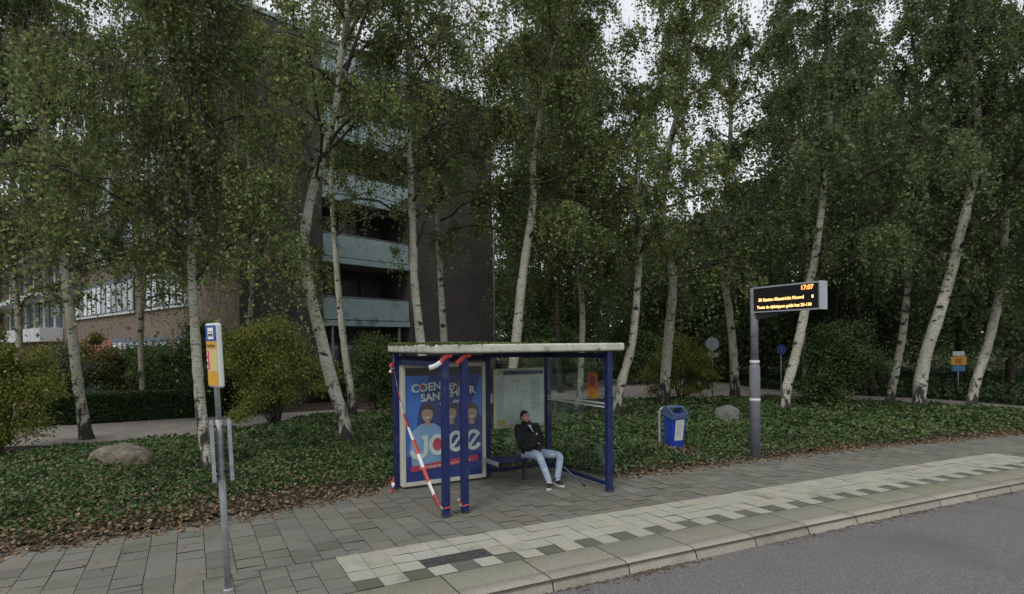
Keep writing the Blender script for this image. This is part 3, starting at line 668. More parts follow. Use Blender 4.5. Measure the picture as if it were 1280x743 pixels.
def cluster_leaves(cc, cr_, per, size, rs, flat=.0, squash=.75):
    n = len(cc); g = rs.normal(size=(n, per, 3)) * np.array([1, 1, squash]) * cr_[:, None, None] * .55
    c = (cc[:, None] + g).reshape(-1, 3); v_, q_ = leaf_quads(c, size * rs.uniform(.6, 1.35, len(c)), flat, .7, rs)
    var = np.clip(rs.beta(2, 2.4, len(c)) + np.repeat(rs.normal(0, .12, n), per), 0, 1); return c, v_, q_, var
def wood_tree(px, Z, H, rad, label, low=1.2, n=15000, lsize=.2, m='dark', kind='tree', seed=0, tr=.22, conifer=False, lean=0):
    rs = np.random.RandomState(seed + int(px) + 500); X = P(px, Z)
    root = empty('conifer_tree' if conifer else 'broadleaf_tree', (X, Z, 0), 0, label, 'tree', 'trees of the wood behind the footpath')
    tubes = [tube_np(smooth_path([(0, 0, -.1), (lean * .3, 0, H * .3), (lean * .6 + rs.uniform(-.3, .3), 0, H * .6), (lean, 0, H * .95)], 16), np.linspace(tr, .03, 16), 8)]
    ncl = 110; cc = []; n = int(n * 1.25)
    for i in range(ncl):
        f = rs.uniform(); z = low + (H - low) * f
        prof = (1 - f) ** .9 if conifer else math.sin(math.pi * (f * .88 + .1)) ** .6
        r_ = rad * prof * rs.uniform(.35, 1.05); az = rs.uniform(0, 2 * math.pi); zc = z - (r_ * .25 if conifer else 0)
        cc.append((r_ * math.cos(az) + lean * f, r_ * math.sin(az), zc))
        if i % 3 == 0: tubes.append(tube_np(smooth_path([(lean * f, 0, max(z - r_ * .5, .5)), (r_ * .5 * math.cos(az) + lean * f, r_ * .5 * math.sin(az), z - r_ * .15), cc[-1]], 7), np.linspace(tr * .3, .015, 7), 5))
    np_obj('trunk', *merge(tubes), M['woodbark'], root, smooth=True)
    cc = np.array(cc); crr = rad * .30 * rs.uniform(.6, 1.3, ncl)
    c, v_, q_, var = cluster_leaves(cc, crr, n // ncl, lsize, rs, squash=.45 if conifer else .8)
    np_obj('crown', v_, q_, G[m], root, var=var)
for a in [
    (648, 52, 15, 3.0, 'dark conifer seen in the gap right of the brick end wall', .5, 14000, .22, 'conifer', 1, True),
    (690, 40, 24, 4.6, 'dark tree of the wood behind the white birch at the timetable', 2, 20000, .24, 'dark', 2, False),
    (712, 34, 22, 3.6, 'dense tree behind the glass side of the shelter', 1.5, 18000, .2, 'dark', 3, False),
    (800, 46, 11, 4.6, 'low dark tree under the sky gap right of the shelter', 1, 18000, .24, 'dark', 4, False),
    (862, 40, 10.5, 4.2, 'short bushy tree behind the litter bin and its birch', .6, 18000, .22, 'dark', 5, False),
    (910, 50, 13, 4.6, 'distant tree behind the round grey road sign', 1, 16000, .26, 'dark', 6, False),
    (955, 36, 12, 4.0, 'dark tree behind the pole of the departure board', 1.5, 18000, .22, 'dark', 7, False),
    (1005, 32, 17, 4.2, 'dark tree behind the electronic departure board', 2.5, 20000, .2, 'dark', 8, False),
    (1062, 42, 19, 4.6, 'tall dark tree far back in the wood above the round green shrub', 1.5, 20000, .26, 'dark', 9, False),
    (1100, 31, 14, 4.0, 'dark tree behind the slender birch on the right', 3.0, 18000, .2, 'dark', 10, False),
    (1160, 40, 18, 5.0, 'broad dark tree behind the thick leaning birch', 1.5, 20000, .24, 'dark', 11, False),
    (1198, 33, 15, 4.0, 'dark tree right behind the small yellow sign', 3.2, 18000, .2, 'dark', 12, False),
    (1262, 31, 14, 4.2, 'dark tree at the right edge of the picture', 2.0, 18000, .2, 'dark', 13, False),
    (1335, 36, 17, 5.0, 'dark tree partly cut by the right picture edge', 1.5, 16000, .24, 'dark', 14, False),
    (600, 70, 16, 5.0, 'far tree showing past the corner of the brick building', 1, 12000, .34, 'dark', 15, False),
    (-40, 60, 13, 5.0, 'far tree at the left edge beyond the window wing', 1, 14000, .32, 'shrub', 16, False)]:
    wood_tree(a[0], a[1], a[2], a[3], a[4], a[5], a[6], a[7], a[8], seed=a[9], conifer=a[10])
for i, (px, Z, H, lean, lab) in enumerate(((1092, 27, 9, -1.6, 'bare dark trunk leaning left between the shrub and the slender birch'), (1040, 29, 12, .5, 'dark straight trunk behind the round shrub'),
        (700, 30, 13, -.4, 'dark trunk standing behind the shelter roof'), (672, 33, 14, .3, 'dark trunk just right of the white birch behind the timetable'))):
    wood_tree(px, Z, H, 2.6, lab, H * .55, 7000, .17, 'dark', seed=40 + i, tr=.2, lean=lean)
# the far wood as one mass
rs = np.random.RandomState(3); cx = rs.uniform(-12, 82, 650); cy = rs.uniform(56, 74, 650); cz = rs.uniform(.3, 13.5, 650) * np.clip(.62 + .35 * snoise(cx, cy * 0, .25, 3), .3, 1)
k = (cx / cy > -.06); cc = np.stack([cx, cy, cz], 1)[k]
c, v_, q_, var = cluster_leaves(cc, np.full(len(cc), 3.0), 75, .5, rs)
tag(np_obj('far_wood', v_, q_, G['dark'], var=var), 'dark far-off wood closing the view behind all the trees', 'wood', kind='stuff')

# ------------------------------------------------------------------ shrubs and hedge
def shrub(px, py, rx, h, label, m='shrub', n=9000, size=.07, low=.15, seed=0, name='shrub', ry=None, group='shrubs in front of the building', nst=9, sc=.38):
    rs = np.random.RandomState(900 + seed); X, Z = gnd(px, py); root = empty(name, (X, Z, 0), 0, label, 'shrub', group); ry = ry or rx; n = int(n * 2.1)
    tubes, cc = [], []
    for i in range(nst * 6):
        az = rs.uniform(0, 6.283); f = rs.uniform() ** .7; z = low + (h - low) * f
        rr = math.sin(math.pi * min(f * .78 + .2, 1)) ** .5 * rs.uniform(.25, 1.0) * (1 + .28 * math.sin(2 * az + seed) + .18 * math.sin(5 * az + 2 * seed)); z *= 1 + .16 * math.sin(3 * az + seed * 1.7); rr *= 1.15 if rs.uniform() < .12 else 1; p = (rx * rr * math.cos(az), ry * rr * math.sin(az), z); cc.append(p)
        if i < nst * 2: tubes.append(tube_np(smooth_path([(p[0] * .1, p[1] * .1, -.05), (p[0] * .45, p[1] * .45, z * .55), p], 8), np.linspace(.022, .006, 8), 5))
    np_obj('stem', *merge(tubes), M['limb'], root, smooth=True); cc = np.array(cc)
    c, v_, q_, var = cluster_leaves(cc, rs.uniform(.35, 1.15, len(cc)) * sc * min(rx, 1.4), n // len(cc), size, rs); k = c[:, 2] > .03
    np_obj('foliage', v_, q_[k], G[m], root, var=var[k])
shrub(-8, 566, 1.05, 2.5, 'yellow-green bush cut by the left picture edge', 'yellow', 15000, .06, seed=1)
shrub(62, 520, 1.9, 2.0, 'grey-green rounded shrub behind the left end of the hedge', 'grey', 11000, .08, seed=2)
shrub(118, 512, 2.1, 2.6, 'russet-tipped shrub behind the clipped hedge', 'russet', 13000, .09, seed=3)
shrub(188, 510, 2.4, 2.4, 'spreading green shrub behind the right half of the hedge', 'shrub', 14000, .09, seed=4)
shrub(252, 512, 1.8, 2.9, 'dark green shrub behind the bus stop sign', 'shrub', 12000, .09, seed=5)
shrub(344, 532, 1.32, 3.1, 'big yellow-green shrub in front of the dark brick wall', 'yellow', 17000, .065, seed=6, low=.35)
shrub(300, 517, 1.4, 1.9, 'low dark shrub at the right end of the hedge', 'hedge', 9000, .08, seed=12)
shrub(470, 512, 1.1, 2.4, 'dense green shrub left of the shelter in front of the entrance', 'shrub', 10000, .08, seed=7)
shrub(405, 500, 1.5, 1.4, 'low dark shrub at the foot of the brick wall', 'hedge', 7000, .09, seed=13)
shrub(850, 500, 1.2, 2.3, 'loose yellowish shrub behind the litter bin birch', 'yellow', 8000, .09, seed=8, group='shrubs at the edge of the wood')
shrub(1046, 513, 1.25, 2.7, 'round green shrub right of the departure board', 'shrub', 15000, .085, seed=9, group='shrubs at the edge of the wood')
shrub(800, 480, 2.0, 2.6, 'dark shrub at the far bend of the footpath', 'shrub', 8000, .13, seed=10, group='shrubs at the edge of the wood')
shrub(700, 488, 2.4, 3.0, 'dark shrub behind the glass side of the shelter', 'shrub', 10000, .13, seed=11, group='shrubs at the edge of the wood')
rs = np.random.RandomState(11); A_ = Vector((*gnd(-30, 538), 0)); B_ = Vector((*gnd(305, 519), 0)); d_ = (B_ - A_); Lh = d_.length; ha = math.atan2(d_.y, d_.x)
hd_ = empty('hedge', A_, ha, 'long clipped dark green hedge along the far side of the footpath', 'hedge')
MB().box(.15, Lh - .15, .16, .75, 0, .80, .08).build('stems', M['limb'], hd_)
n = 60000; x = rs.uniform(0, Lh, n); f = rs.uniform(size=n); y = np.where(f < .45, rs.uniform(0, .16, n), np.where(f < .6, rs.uniform(.74, .9, n), rs.uniform(0, .9, n))); z = np.where(f < .6, rs.uniform(.02, .95, n), rs.uniform(.80, .98, n))
z = z + .03 * snoise(x, x * 0, 2, 1); v_, q_ = leaf_quads(np.stack([x, y, z], 1), .06 * rs.uniform(.6, 1.3, n), .1, .7, rs)
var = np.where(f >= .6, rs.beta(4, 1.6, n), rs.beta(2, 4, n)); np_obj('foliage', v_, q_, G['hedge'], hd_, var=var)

# ------------------------------------------------------------------ rocks
def rock(px, py, sx, sy, sz, label, m, seed):
    X, Z = gnd(px, py); bm = bmesh.new(); bmesh.ops.create_icosphere(bm, subdivisions=4, radius=1)
    for v in bm.verts:
        c = v.co; n_ = snoise(np.float64(c.x * 1.5 + seed), np.float64(c.y * 1.5 + c.z), 1.2, seed) * .16 + snoise(np.float64(c.x * 4), np.float64(c.z * 4 + c.y * 3), 1.4, seed + 1) * .09 + snoise(np.float64(c.x * 9 + c.y * 4), np.float64(c.z * 9 - c.y * 5), 1.4, seed + 5) * .035
        s = 1 + n_; e = .72
        q3 = [math.copysign(abs(k) ** e, k) for k in c]; v.co = Vector((q3[0] * sx * s, q3[1] * sy * s, max(q3[2], -.3) * sz * s + .08))
    for f in bm.faces: f.smooth = True
    me = bpy.data.meshes.new('boulder'); bm.to_mesh(me); bm.free(); me.materials.append(m); o = link(bpy.data.objects.new('boulder', me)); o.location = (X, Z, .15); tag(o, label, 'boulder', 'boulders in the ivy')
rock(150, 593, .58, .34, .33, 'flat-topped brownish boulder in the ivy near the bus stop pole', M['rock'], 2)
rock(907, 531, .36, .27, .36, 'small grey boulder in the ivy between the litter bin and the display pole', M['rockgrey'], 6)

# ------------------------------------------------------------------ bus shelter
SH = SN(3.0, 8.0)
sh = empty('bus_shelter', SH, ANG, 'bus shelter with dark blue posts and a flat pale mossy roof', 'bus shelter')
ROOF0, ROOF1 = 2.37, 2.50
for i, (x, y) in enumerate(((.25, .0), (.57, .05), (3.19, -.03), (.16, 2.02), (1.92, 2.02), (3.27, 2.02))):
    p = MB().box(x - .052, x + .052, y - .052, y + .052, 0, ROOF0, .012).build('post', M['blue'], sh)
    MB().box(x - .058, x + .058, y - .058, y + .058, 0, .03, .006).build('foot', M['darkmetal'], p)
m = MB(); m.box(.16 + .062, 1.92 - .062, 1.98, 2.06, 2.20, 2.30, .006); m.box(1.92 + .062, 3.27 - .062, 1.98, 2.06, 2.24, 2.32, .006)
m.box(.17, .25, .063, 1.958, 2.16, 2.25, .006); m.box(3.19, 3.27, .034, 1.958, 2.24, 2.33, .006); m.build('beam', M['blue_dark'], sh)
rf = MB().box(.06, 3.46, -.14, 2.18, ROOF0 + .002, ROOF1, .03, seg=3).build('roof', M['roof'], sh)
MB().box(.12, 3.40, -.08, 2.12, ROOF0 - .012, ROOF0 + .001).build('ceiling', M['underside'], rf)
rs = np.random.RandomState(4); n = 9000; u = rs.uniform(size=n); x = .06 + rs.beta(.8, 2.4, n) * 2.4; y = np.where(u < .35, rs.uniform(-.14, .12, n), rs.uniform(-.1, 2.1, n))
e_ = rs.uniform(size=n) < .25; x = np.where(e_, .06 + rs.uniform(-.01, .05, n), x)
k = snoise(x, y, 4, 3) > -.15; x, y = x[k], y[k]; z = ROOF1 + rs.uniform(-.012, .028, len(x)); v_, q_ = leaf_quads(np.stack([x, y, z - np.where(y < -.13, rs.uniform(0, .05, len(x)), 0)], 1), np.where(x < 1.0, .042, .03) * rs.uniform(.5, 1.2, len(x)), .2, .6, rs)
np_obj('moss', v_, q_, G['hedge'] and M['moss'], rf, var=rs.beta(2, 2, len(x)))
# glazing
gl = MB().box(3.225, 3.235, .05, 1.955, .14, 2.22).build('glass_panel', M['glass'], sh)
m = MB()
for z in (1.47, 1.41): m.box(3.219, 3.2235, .06, 1.95, z - .017, z + .012)
for y in (.98, 1.02): m.box(3.2185, 3.2188, y - .06, y + .01, 1.36, 1.52)
m.build('marking_stripe', M['white'], gl)
nt_ = MB().box(3.217, 3.2235, .32, .60, 1.53, 1.98, .001).build('notice', M['orange'], gl)
tag(nt_, 'red and yellow notice sticker on the glass side')
MB().box(3.2145, 3.2165, .335, .585, 1.55, 1.70).build('notice_text_field', M['yellow'], nt_)
m = MB(); bmc = m.bm
m.prism([(3.2165, .46 + .075 * math.cos(t), 1.84 + .085 * math.sin(t)) for t in np.linspace(0, 2 * math.pi, 17)[:-1]], (-.002, 0, 0)); m.build('notice_emblem', M['mapblue'], nt_)
MB().prism([(3.2140, .46 + .035 * math.cos(t), 1.85 + .035 * math.sin(t)) for t in np.linspace(0, 2 * math.pi, 13)[:-1]], (-.001, 0, 0)).build('notice_emblem_centre', M['orange'], nt_)
m = MB()
for i in range(3): m.box(3.2125, 3.214, .36, .56 - .03 * (i % 2), 1.665 - i * .035, 1.675 - i * .035)
m.build('notice_text', M['pred'], nt_)
MB().box(1.985, 3.205, 2.015, 2.025, .14, 2.22).build('glass_panel', M['glass'], sh)
MB().box(1.985, 3.205, 2.0, 2.04, .08, .135, .004).build('bottom_rail', M['blue_dark'], sh)
MB().box(3.20, 3.26, .04, 1.955, .08, .135, .004).build('bottom_rail', M['blue_dark'], sh)
# advert case (local x .19..1.81, z .03..2.17), faces -y
ax0, ax1, az0, az1, ay = .20, 1.81, .04, 2.17, 1.86
ac = MB().box(ax0 + .03, ax1 - .03, ay + .015, ay + .13, az0 + .03, az1 - .03).build('advert_case', M['case'], sh)
fw = .075; m = MB()
m.box(ax0, ax0 + fw, ay - .02, ay + .14, az0, az1, .015); m.box(ax1 - fw, ax1, ay - .02, ay + .14, az0, az1, .015)
m.box(ax0 + fw, ax1 - fw, ay - .018, ay + .138, az0, az0 + fw, .012); m.box(ax0 + fw, ax1 - fw, ay - .018, ay + .138, az1 - fw, az1, .012)
m.build('case_frame', M['case'], ac)
X0, X1, Z0, Z1 = ax0 + fw, ax1 - fw, az0 + fw, az1 - fw; PW, PH = X1 - X0, Z1 - Z0
def pp(u, v, l=0): return (X0 + u * PW, ay + .012 - l * .0022, Z0 + v * PH)       # poster units, layer
def blob(name, pts, l, mat): return MB().prism([pp(u, v_, l) for u, v_ in pts], (0, .0012, 0)).build(name, mat, ac)
def circ(cu, cv, ru, rv, n=24): return [(cu + ru * math.cos(t), cv + rv * math.sin(t)) for t in np.linspace(0, 2 * math.pi, n + 1)[:-1]]
MB().prism([pp(0, 0), pp(1, 0), pp(1, .93), pp(0, .93)], (0, .002, 0)).build('poster', M['pblue'], ac)
MB().prism([pp(0, .93), pp(1, .93), pp(1, 1), pp(0, 1)], (0, .002, 0)).build('case_header', M['pblack'], ac)
m = MB(); m.prism([pp(.30, .929, 1), pp(.16, .60, 1), pp(.10, .22, 1), pp(0, .22, 1), pp(0, .001, 1), pp(1, .001, 1), pp(1, .52, 1), pp(.86, .66, 1), pp(.99, .929, 1)], (0, .0012, 0)); m.build('poster_backdrop', M['pdark'], ac)
# three presenters, drawn as simple flat figures
def figure(cu, head_v, shirt, w, l, hair=M['phair']):
    blob('poster_figure_body', [(cu - w * 1.25, .10), (cu - w * 1.45, .33), (cu - w * 1.25, head_v - .14), (cu - w * .6, head_v - .085), (cu + w * .6, head_v - .085), (cu + w * 1.3, head_v - .14), (cu + w * 1.4, .3), (cu + w * 1.2, .10)], l, shirt)
    blob('poster_figure_neck', [(cu - .03, head_v - .10), (cu + .03, head_v - .10), (cu + .03, head_v - .03), (cu - .03, head_v - .03)], l + 1, M['pskin'])
    blob('poster_figure_hair', circ(cu, head_v + .024, .088, .068), l + 1.5, hair)
    blob('poster_figure_face', circ(cu, head_v, .072, .064), l + 2, M['pskin'])
    blob('poster_figure_fringe', [(cu - .072, head_v + .022), (cu - .066, head_v + .058), (cu, head_v + .078), (cu + .066, head_v + .058), (cu + .072, head_v + .018), (cu + .045, head_v + .040), (cu - .015, head_v + .046), (cu - .050, head_v + .036)], l + 2.5, hair)
    blob('poster_figure_collar', [(cu - .045, head_v - .078), (cu + .045, head_v - .078), (cu + .022, head_v - .100), (cu - .022, head_v - .100)], l + 2.5, M['pskin'])
    blob('poster_figure_nose', [(cu - .004, head_v + .006), (cu + .010, head_v - .014), (cu - .008, head_v - .014)], l + 2.6, M['pnose'])
    blob('poster_figure_mouth', [(cu - .022, head_v - .024), (cu + .024, head_v - .022), (cu + .012, head_v - .038), (cu - .010, head_v - .038)], l + 2.6, M['pwhite'])
    blob('poster_figure_eye', circ(cu - .022, head_v + .010, .007, .004, 8), l + 2.6, hair); blob('poster_figure_eye', circ(cu + .022, head_v + .010, .007, .004, 8), l + 2.6, hair)
figure(.86, .57, M['pdark'], .11, 2.2); figure(.58, .58, M['pdark'], .11, 3.5); figure(.27, .585, M['pshirt'], .15, 5)
def tm(u, v_, rot=0, l=9): return Matrix.Translation(pp(u, v_, l)) @ Matrix.Rotation(R(90), 4, 'X') @ Matrix.Rotation(R(rot), 4, 'Z')
text_obj('poster_lettering', [('COEN', .200, tm(.265, .792, 4), .006, 0), ('EN', .16, tm(.62, .80, 12), .003, .2), ('SAN', .190, tm(.315, .705, 5), .006, 0), ('D', .19, tm(.485, .722, 5), .006, 0), ('EHL', .190, tm(.625, .735, 5), .006, 0), ('E', .19, tm(.765, .744, 5), .006, 0), ('R', .190, tm(.865, .752, 5), .006, 0), ('show   show', .085, tm(.58, .672, 5), .003, 0)], M['pwhite'], ac)
blob('poster_lettering_dot', circ(.205, .828, .024, .024), 10.5, M['pred'])
blob('poster_lettering_stroke', [(.63, .79), (.655, .79), (.70, .87), (.68, .87)], 10.5, M['pred'])
# logo letters J o e e
m = MB()
def ring(cu, cv, ru, rv, th, a0, a1, l=11, n=28):
    t = np.linspace(R(a0), R(a1), n); o_ = [(cu + ru * math.cos(k), cv + rv * math.sin(k)) for k in t]; i_ = [(cu + (ru - th) * math.cos(k), cv + (rv - th * .72) * math.sin(k)) for k in t]
    for a in range(n - 1): m.prism([pp(*o_[a], l), pp(*o_[a + 1], l), pp(*i_[a + 1], l), pp(*i_[a], l)], (0, .0012, 0))
ring(.16, .275, .115, .085, .052, 180, 360); m.prism([pp(.223, .275, 11), pp(.275, .275, 11), pp(.275, .40, 11), pp(.20, .40, 11), pp(.20, .365, 11), pp(.223, .365, 11)], (0, .0012, 0))
ring(.395, .31, .11, .095, .050, 0, 360)
for cu in (.64, .875):
    ring(cu, .325, .11, .095, .047, 30, 335, 11); 
    m.prism([pp(cu - .075, .275, 11.6), pp(cu - .045, .262, 11.6), pp(cu + .088, .375, 11.6), pp(cu + .062, .395, 11.6)], (0, .0012, 0))
m.build('poster_logo', M['pwhite'], ac)
blob('poster_logo_dot', circ(.395, .31, .062, .055), 11.8, M['pred'])
blob('poster_banner', [(.06, .085), (.045, .11), (.06, .135), (.91, .185), (.945, .165), (.93, .135), (.91, .128)], 11, M['pred'])
text_obj('poster_banner_lettering', [('Heel Nederland van st u a 1 en uit', .070, tm(.5, .118, 3.9, 12), .001, 0)], M['pwhite'], ac)
MB().box(X0, X1, ay - .0215, ay - .0195, Z0, Z1).build('case_glass', M['glass'], ac)
# timetable and map case
tcz0, tcz1, tx0, tx1, ty = .90, 2.03, 2.02, 3.13, 1.93
tb = MB().box(tx0, tx1, ty, ty + .05, tcz0, tcz1, .01).build('timetable_case', M['case'], sh)
MB().box(tx0 + .02, tx0 + .20, ty - .004, ty - .001, tcz0 + .04, tcz1 - .04).box(tx0 + .205, tx1 - .03, ty - .004, ty - .001, tcz0 + .06, tcz1 - .13).build('map_sheet', M['board'], tb)
MB().box(tx0 + .20, tx1 - .03, ty - .005, ty - .001, tcz1 - .12, tcz1 - .05).build('map_header', M['mapblue'], tb)
MB().box(tx0 + .09, tx0 + .185, ty - .0065, ty - .0045, tcz1 - .11, tcz1 - .05).box(tx0 + .06, tx0 + .24, ty - .0065, ty - .0045, tcz0 + .05, tcz0 + .16).build('yellow_label', M['cream'], tb)
m = MB(); rs_ = random.Random(3)
for i in range(24):
    x = tx0 + .24 + rs_.random() * .5; z = tcz0 + .1 + rs_.random() * .8; L = rs_.uniform(.1, .3)
    if i % 2: m.box(x, min(x + L, tx1 - .05), ty - .0062, ty - .0052, z, z + .004)
    else: m.box(x, x + .004, ty - .0072, ty - .0064, z, min(z + L, tcz1 - .15))
for i in range(26): m.box(tx1 - .30, tx1 - .07 - .05 * rs_.random(), ty - .0062, ty - .0052, tcz0 + .33 + i * .024, tcz0 + .337 + i * .024)
for i in range(30): m.box(tx0 + .035, tx0 + .10 + .08 * rs_.random(), ty - .0062, ty - .0052, tcz0 + .2 + i * .023, tcz0 + .206 + i * .023)
m.build('map_print', M['mapline'], tb)
MB().box(tx0 + .02, tx1 - .02, ty - .0125, ty - .0095, tcz0 + .02, tcz1 - .02).build('case_glass', M['glass'], tb)
# bench
bn = MB()
for k in range(4): bn.box(1.74, 3.04, 1.23 + k * .118, 1.335 + k * .118, .395, .425, .008)
bn = bn.build('bench_seat', M['blue'], sh)
MB().box(1.70, 1.738, 1.21, 1.71, .355, .43, .01).build('bench_end_cap', M['galv'], bn)
for q_ in ((1.85, 1.90, 1.28, 1.98, .345, .393), (2.9, 2.95, 1.28, 1.98, .345, .393), (2.35, 2.41, 1.40, 1.46, .0, .393)): MB().box(*q_, .004).build('bench_bracket', M['darkmetal'], bn)

# barrier tape ------------------------------------------------------
def tape(name, pts, width, label, n=40, seglen=.2, twist=0, wdir=(0, 0, 1)):
    """ribbon following pts in shelter coordinates; alternating red and white stripes printed on one strip"""
    p = smooth_path(pts, n * 2 + 1); L = np.concatenate([[0], np.cumsum(np.linalg.norm(np.diff(p, axis=0), axis=1))])
    m_ = int(L[-1] / .025) + 2; t = np.linspace(0, L[-1], m_); p = np.stack([np.interp(t, L, p[:, k]) for k in range(3)], 1)
    d = np.gradient(p, axis=0); d /= np.linalg.norm(d, axis=1)[:, None]; vs_, q_, mi = [], [], []
    for i in range(m_):
        wv = Vector(wdir); dv = Vector(d[i]); wv = (wv - dv * wv.dot(dv)).normalized(); wv = Matrix.Rotation(twist * i / m_, 3, dv) @ wv
        nn_ = dv.cross(wv) * .0006; c = Vector(p[i])
        for sgn in (-1, 1):
            for s2 in (-1, 1): vs_.append((c + wv * width / 2 * sgn + nn_ * s2)[:])
    for i in range(m_ - 1):
        a = i * 4; b = a + 4; k = int(t[i] / seglen) % 2
        for f in ((a, a + 2, b + 2, b), (a + 1, b + 1, b + 3, a + 3), (a, b, b + 1, a + 1), (a + 2, a + 3, b + 3, b + 2)): q_.append(f); mi.append(k)
    o = np_obj(name, vs_, q_, [M['tape_red'], M['tape_white']], None, mi=mi); o.location = SH; o.rotation_euler = (0, 0, ANG)
    return tag(o, label, 'barrier tape', 'red and white barrier tape on the shelter')
tape('barrier_tape', [(.085, 1.93, 2.26), (.075, 1.80, 2.0), (.08, 1.45, 1.45), (.13, .95, .9), (.16, .5, .45), (.175, .07, .13)], .055, 'long red and white tape running diagonally down across the open left side', seglen=.26, twist=3.0)
def wrap(x, y, z, label, h=.03, r=.060, drop=0):
    pts = [(x - r, y - r, z), (x + r, y - r, z + .01), (x + r, y + r, z + .01), (x - r, y + r, z), (x - r - .004, y - r, z - .01)]
    pts = [Vector(p) for p in pts]; q_ = []
    for i in range(4):
        for k in range(6): q_.append(pts[i].lerp(pts[i + 1], k / 6))
    return tape('barrier_tape', [p[:] for p in q_], h, label, seglen=.3)
wrap(.25, 0, .14, 'loop of tape tied round the foot of the left front post', .026); wrap(.57, .05, .12, 'loop of tape tied round the foot of the second front post', .026)
tape('barrier_tape', [(.34, -.07, 2.345), (.24, -.075, 2.33), (.15, -.08, 2.24), (.06, -.08, 2.19), (-.02, -.075, 2.17)], .07, 'torn tape end sticking out from the top of the left front post', seglen=.21)
tape('barrier_tape', [(.66, -.02, 2.345), (.56, -.025, 2.33), (.49, -.03, 2.27), (.42, -.03, 2.22)], .07, 'torn tape end hanging from the top of the second front post', seglen=.26)
tape('barrier_tape', [(.10, 1.95, .20), (.04, 1.85, .16), (.0, 1.72, .10), (-.06, 1.66, .03)], .06, 'crumpled tape end on the ground at the rear left post', seglen=.12, twist=4)
tape('barrier_tape', [(.09, 1.95, 2.18), (.03, 1.90, 2.14), (.05, 1.9, 2.08), (.0, 1.86, 2.02)], .06, 'knot of tape near the top of the rear left post', seglen=.1, twist=5)
tape('barrier_tape', [(.505, -.01, .14), (.46, -.03, .19), (.43, -.03, .24)], .03, 'short loose tape tail beside the second front post foot', seglen=.1)

# ------------------------------------------------------------------ seated person
def skin_mesh(name, verts, edges, radii, mat, parent, root=0, sub=2, extra=None, remesh=0, M_off=None):
    me = bpy.data.meshes.new(name); me.from_pydata([tuple(v) for v in verts], edges, []); o = bpy.data.objects.new(name, me); C.objects.link(o)
    md = o.modifiers.new('s', 'SKIN'); md.use_smooth_shade = True
    for i, r_ in enumerate(radii):
        d = me.skin_vertices[0].data[i]; d.radius = r_ if isinstance(r_, tuple) else (r_, r_); d.use_root = (i == root)
    sb = o.modifiers.new('b', 'SUBSURF'); sb.levels = sb.render_levels = sub
    dg = bpy.context.evaluated_depsgraph_get(); m2 = bpy.data.meshes.new_from_object(o.evaluated_get(dg)); bpy.data.objects.remove(o)
    if extra:
        bm = bmesh.new(); bm.from_mesh(m2)
        for e in extra: bm.from_mesh(e); bpy.data.meshes.remove(e)
        bm.to_mesh(m2); bm.free()
    o = bpy.data.objects.new(name, m2); C.objects.link(o)
    if remesh:
        r_ = o.modifiers.new('r', 'REMESH'); r_.mode = 'VOXEL'; r_.voxel_size = remesh; r_.use_smooth_shade = True
        dg = bpy.context.evaluated_depsgraph_get(); m3 = bpy.data.meshes.new_from_object(o.evaluated_get(dg)); o.modifiers.clear(); o.data = m3
    o.data.materials.clear(); o.data.materials.append(mat)
    for p in o.data.polygons: p.use_smooth = True
    if parent: o.parent = parent
    return o
PO = Vector((.33, 10.78, 0))
def W(x, y, z): return Vector((x, y, z)) - PO
hip = W(.33, 10.80, .52); bel = W(.315, 10.86, .66); che = W(.285, 10.97, .84); sho = W(.262, 11.04, .96); nek = W(.245, 11.06, 1.03); hea = W(.232, 11.045, 1.13)
fw_ = Vector((.50, -.866, 0)); rt = Vector((-.866, -.50, 0))     # facing, and the sitter's own right (camera left)
hR, hL = W(.235, 10.76, .50), W(.42, 10.80, .50); kR, kL = W(.455, 10.40, .545), W(.85, 10.57, .50); aR, aL = W(.635, 10.24, .10), W(.775, 10.44, .10)
sR, sL = sho + rt * .185 + Vector((0, 0, -.02)), sho - rt * .185 + Vector((0, 0, -.02))
eR, eL = W(.13, 10.80, .66), W(.56, 10.88, .68); wR, wL = W(.30, 10.60, .60), W(.43, 10.63, .60)
def head_mesh():
    bm = bmesh.new(); bmesh.ops.create_uvsphere(bm, u_segments=32, v_segments=24, radius=1)
    look = Vector((.62, -.72, .22)).normalized(); side = look.cross(Vector((0, 0, 1))).normalized(); up = side.cross(look)
    for v in bm.verts:
        c = v.co.copy(); f, s, u = -c.y, c.x, c.z      # f forward
        x_, z_ = s * .074, u * .112; y_ = f * .094
        if u < 0: x_ *= 1 - .28 * u * u; y_ *= (1 - .12 * u * u) if f > 0 else (1 - .35 * u * u)
        if f > 0:
            y_ += .024 * math.exp(-((s / .16) ** 2 + ((u + .12) / .20) ** 2)) - .010 * math.exp(-(((abs(s) - .36) / .17) ** 2 + ((u - .08) / .12) ** 2))
            y_ += .008 * math.exp(-((s / .3) ** 2 + ((u + .45) / .06) ** 2)) + .008 * math.exp(-((s / .3) ** 2 + ((u + .56) / .06) ** 2)) - .005 * math.exp(-((s / .3) ** 2 + ((u + .505) / .025) ** 2)) + .010 * math.exp(-((s / .3) ** 2 + ((u + .85) / .14) ** 2))
        if abs(s) > .9 and abs(f) < .35 and abs(u + .05) < .28: x_ *= 1.17
        v.co = hea + side * (-x_) + look * y_ + up * z_
    me = bpy.data.meshes.new('h'); bm.to_mesh(me); bm.free(); return me, look, side, up
hm, look, side, up = head_mesh()
V_ = [hip, bel, che, sho, nek, hea - up * .04, hR, kR, aR, hL, kL, aL, sR, eR, wR, sL, eL, wL]
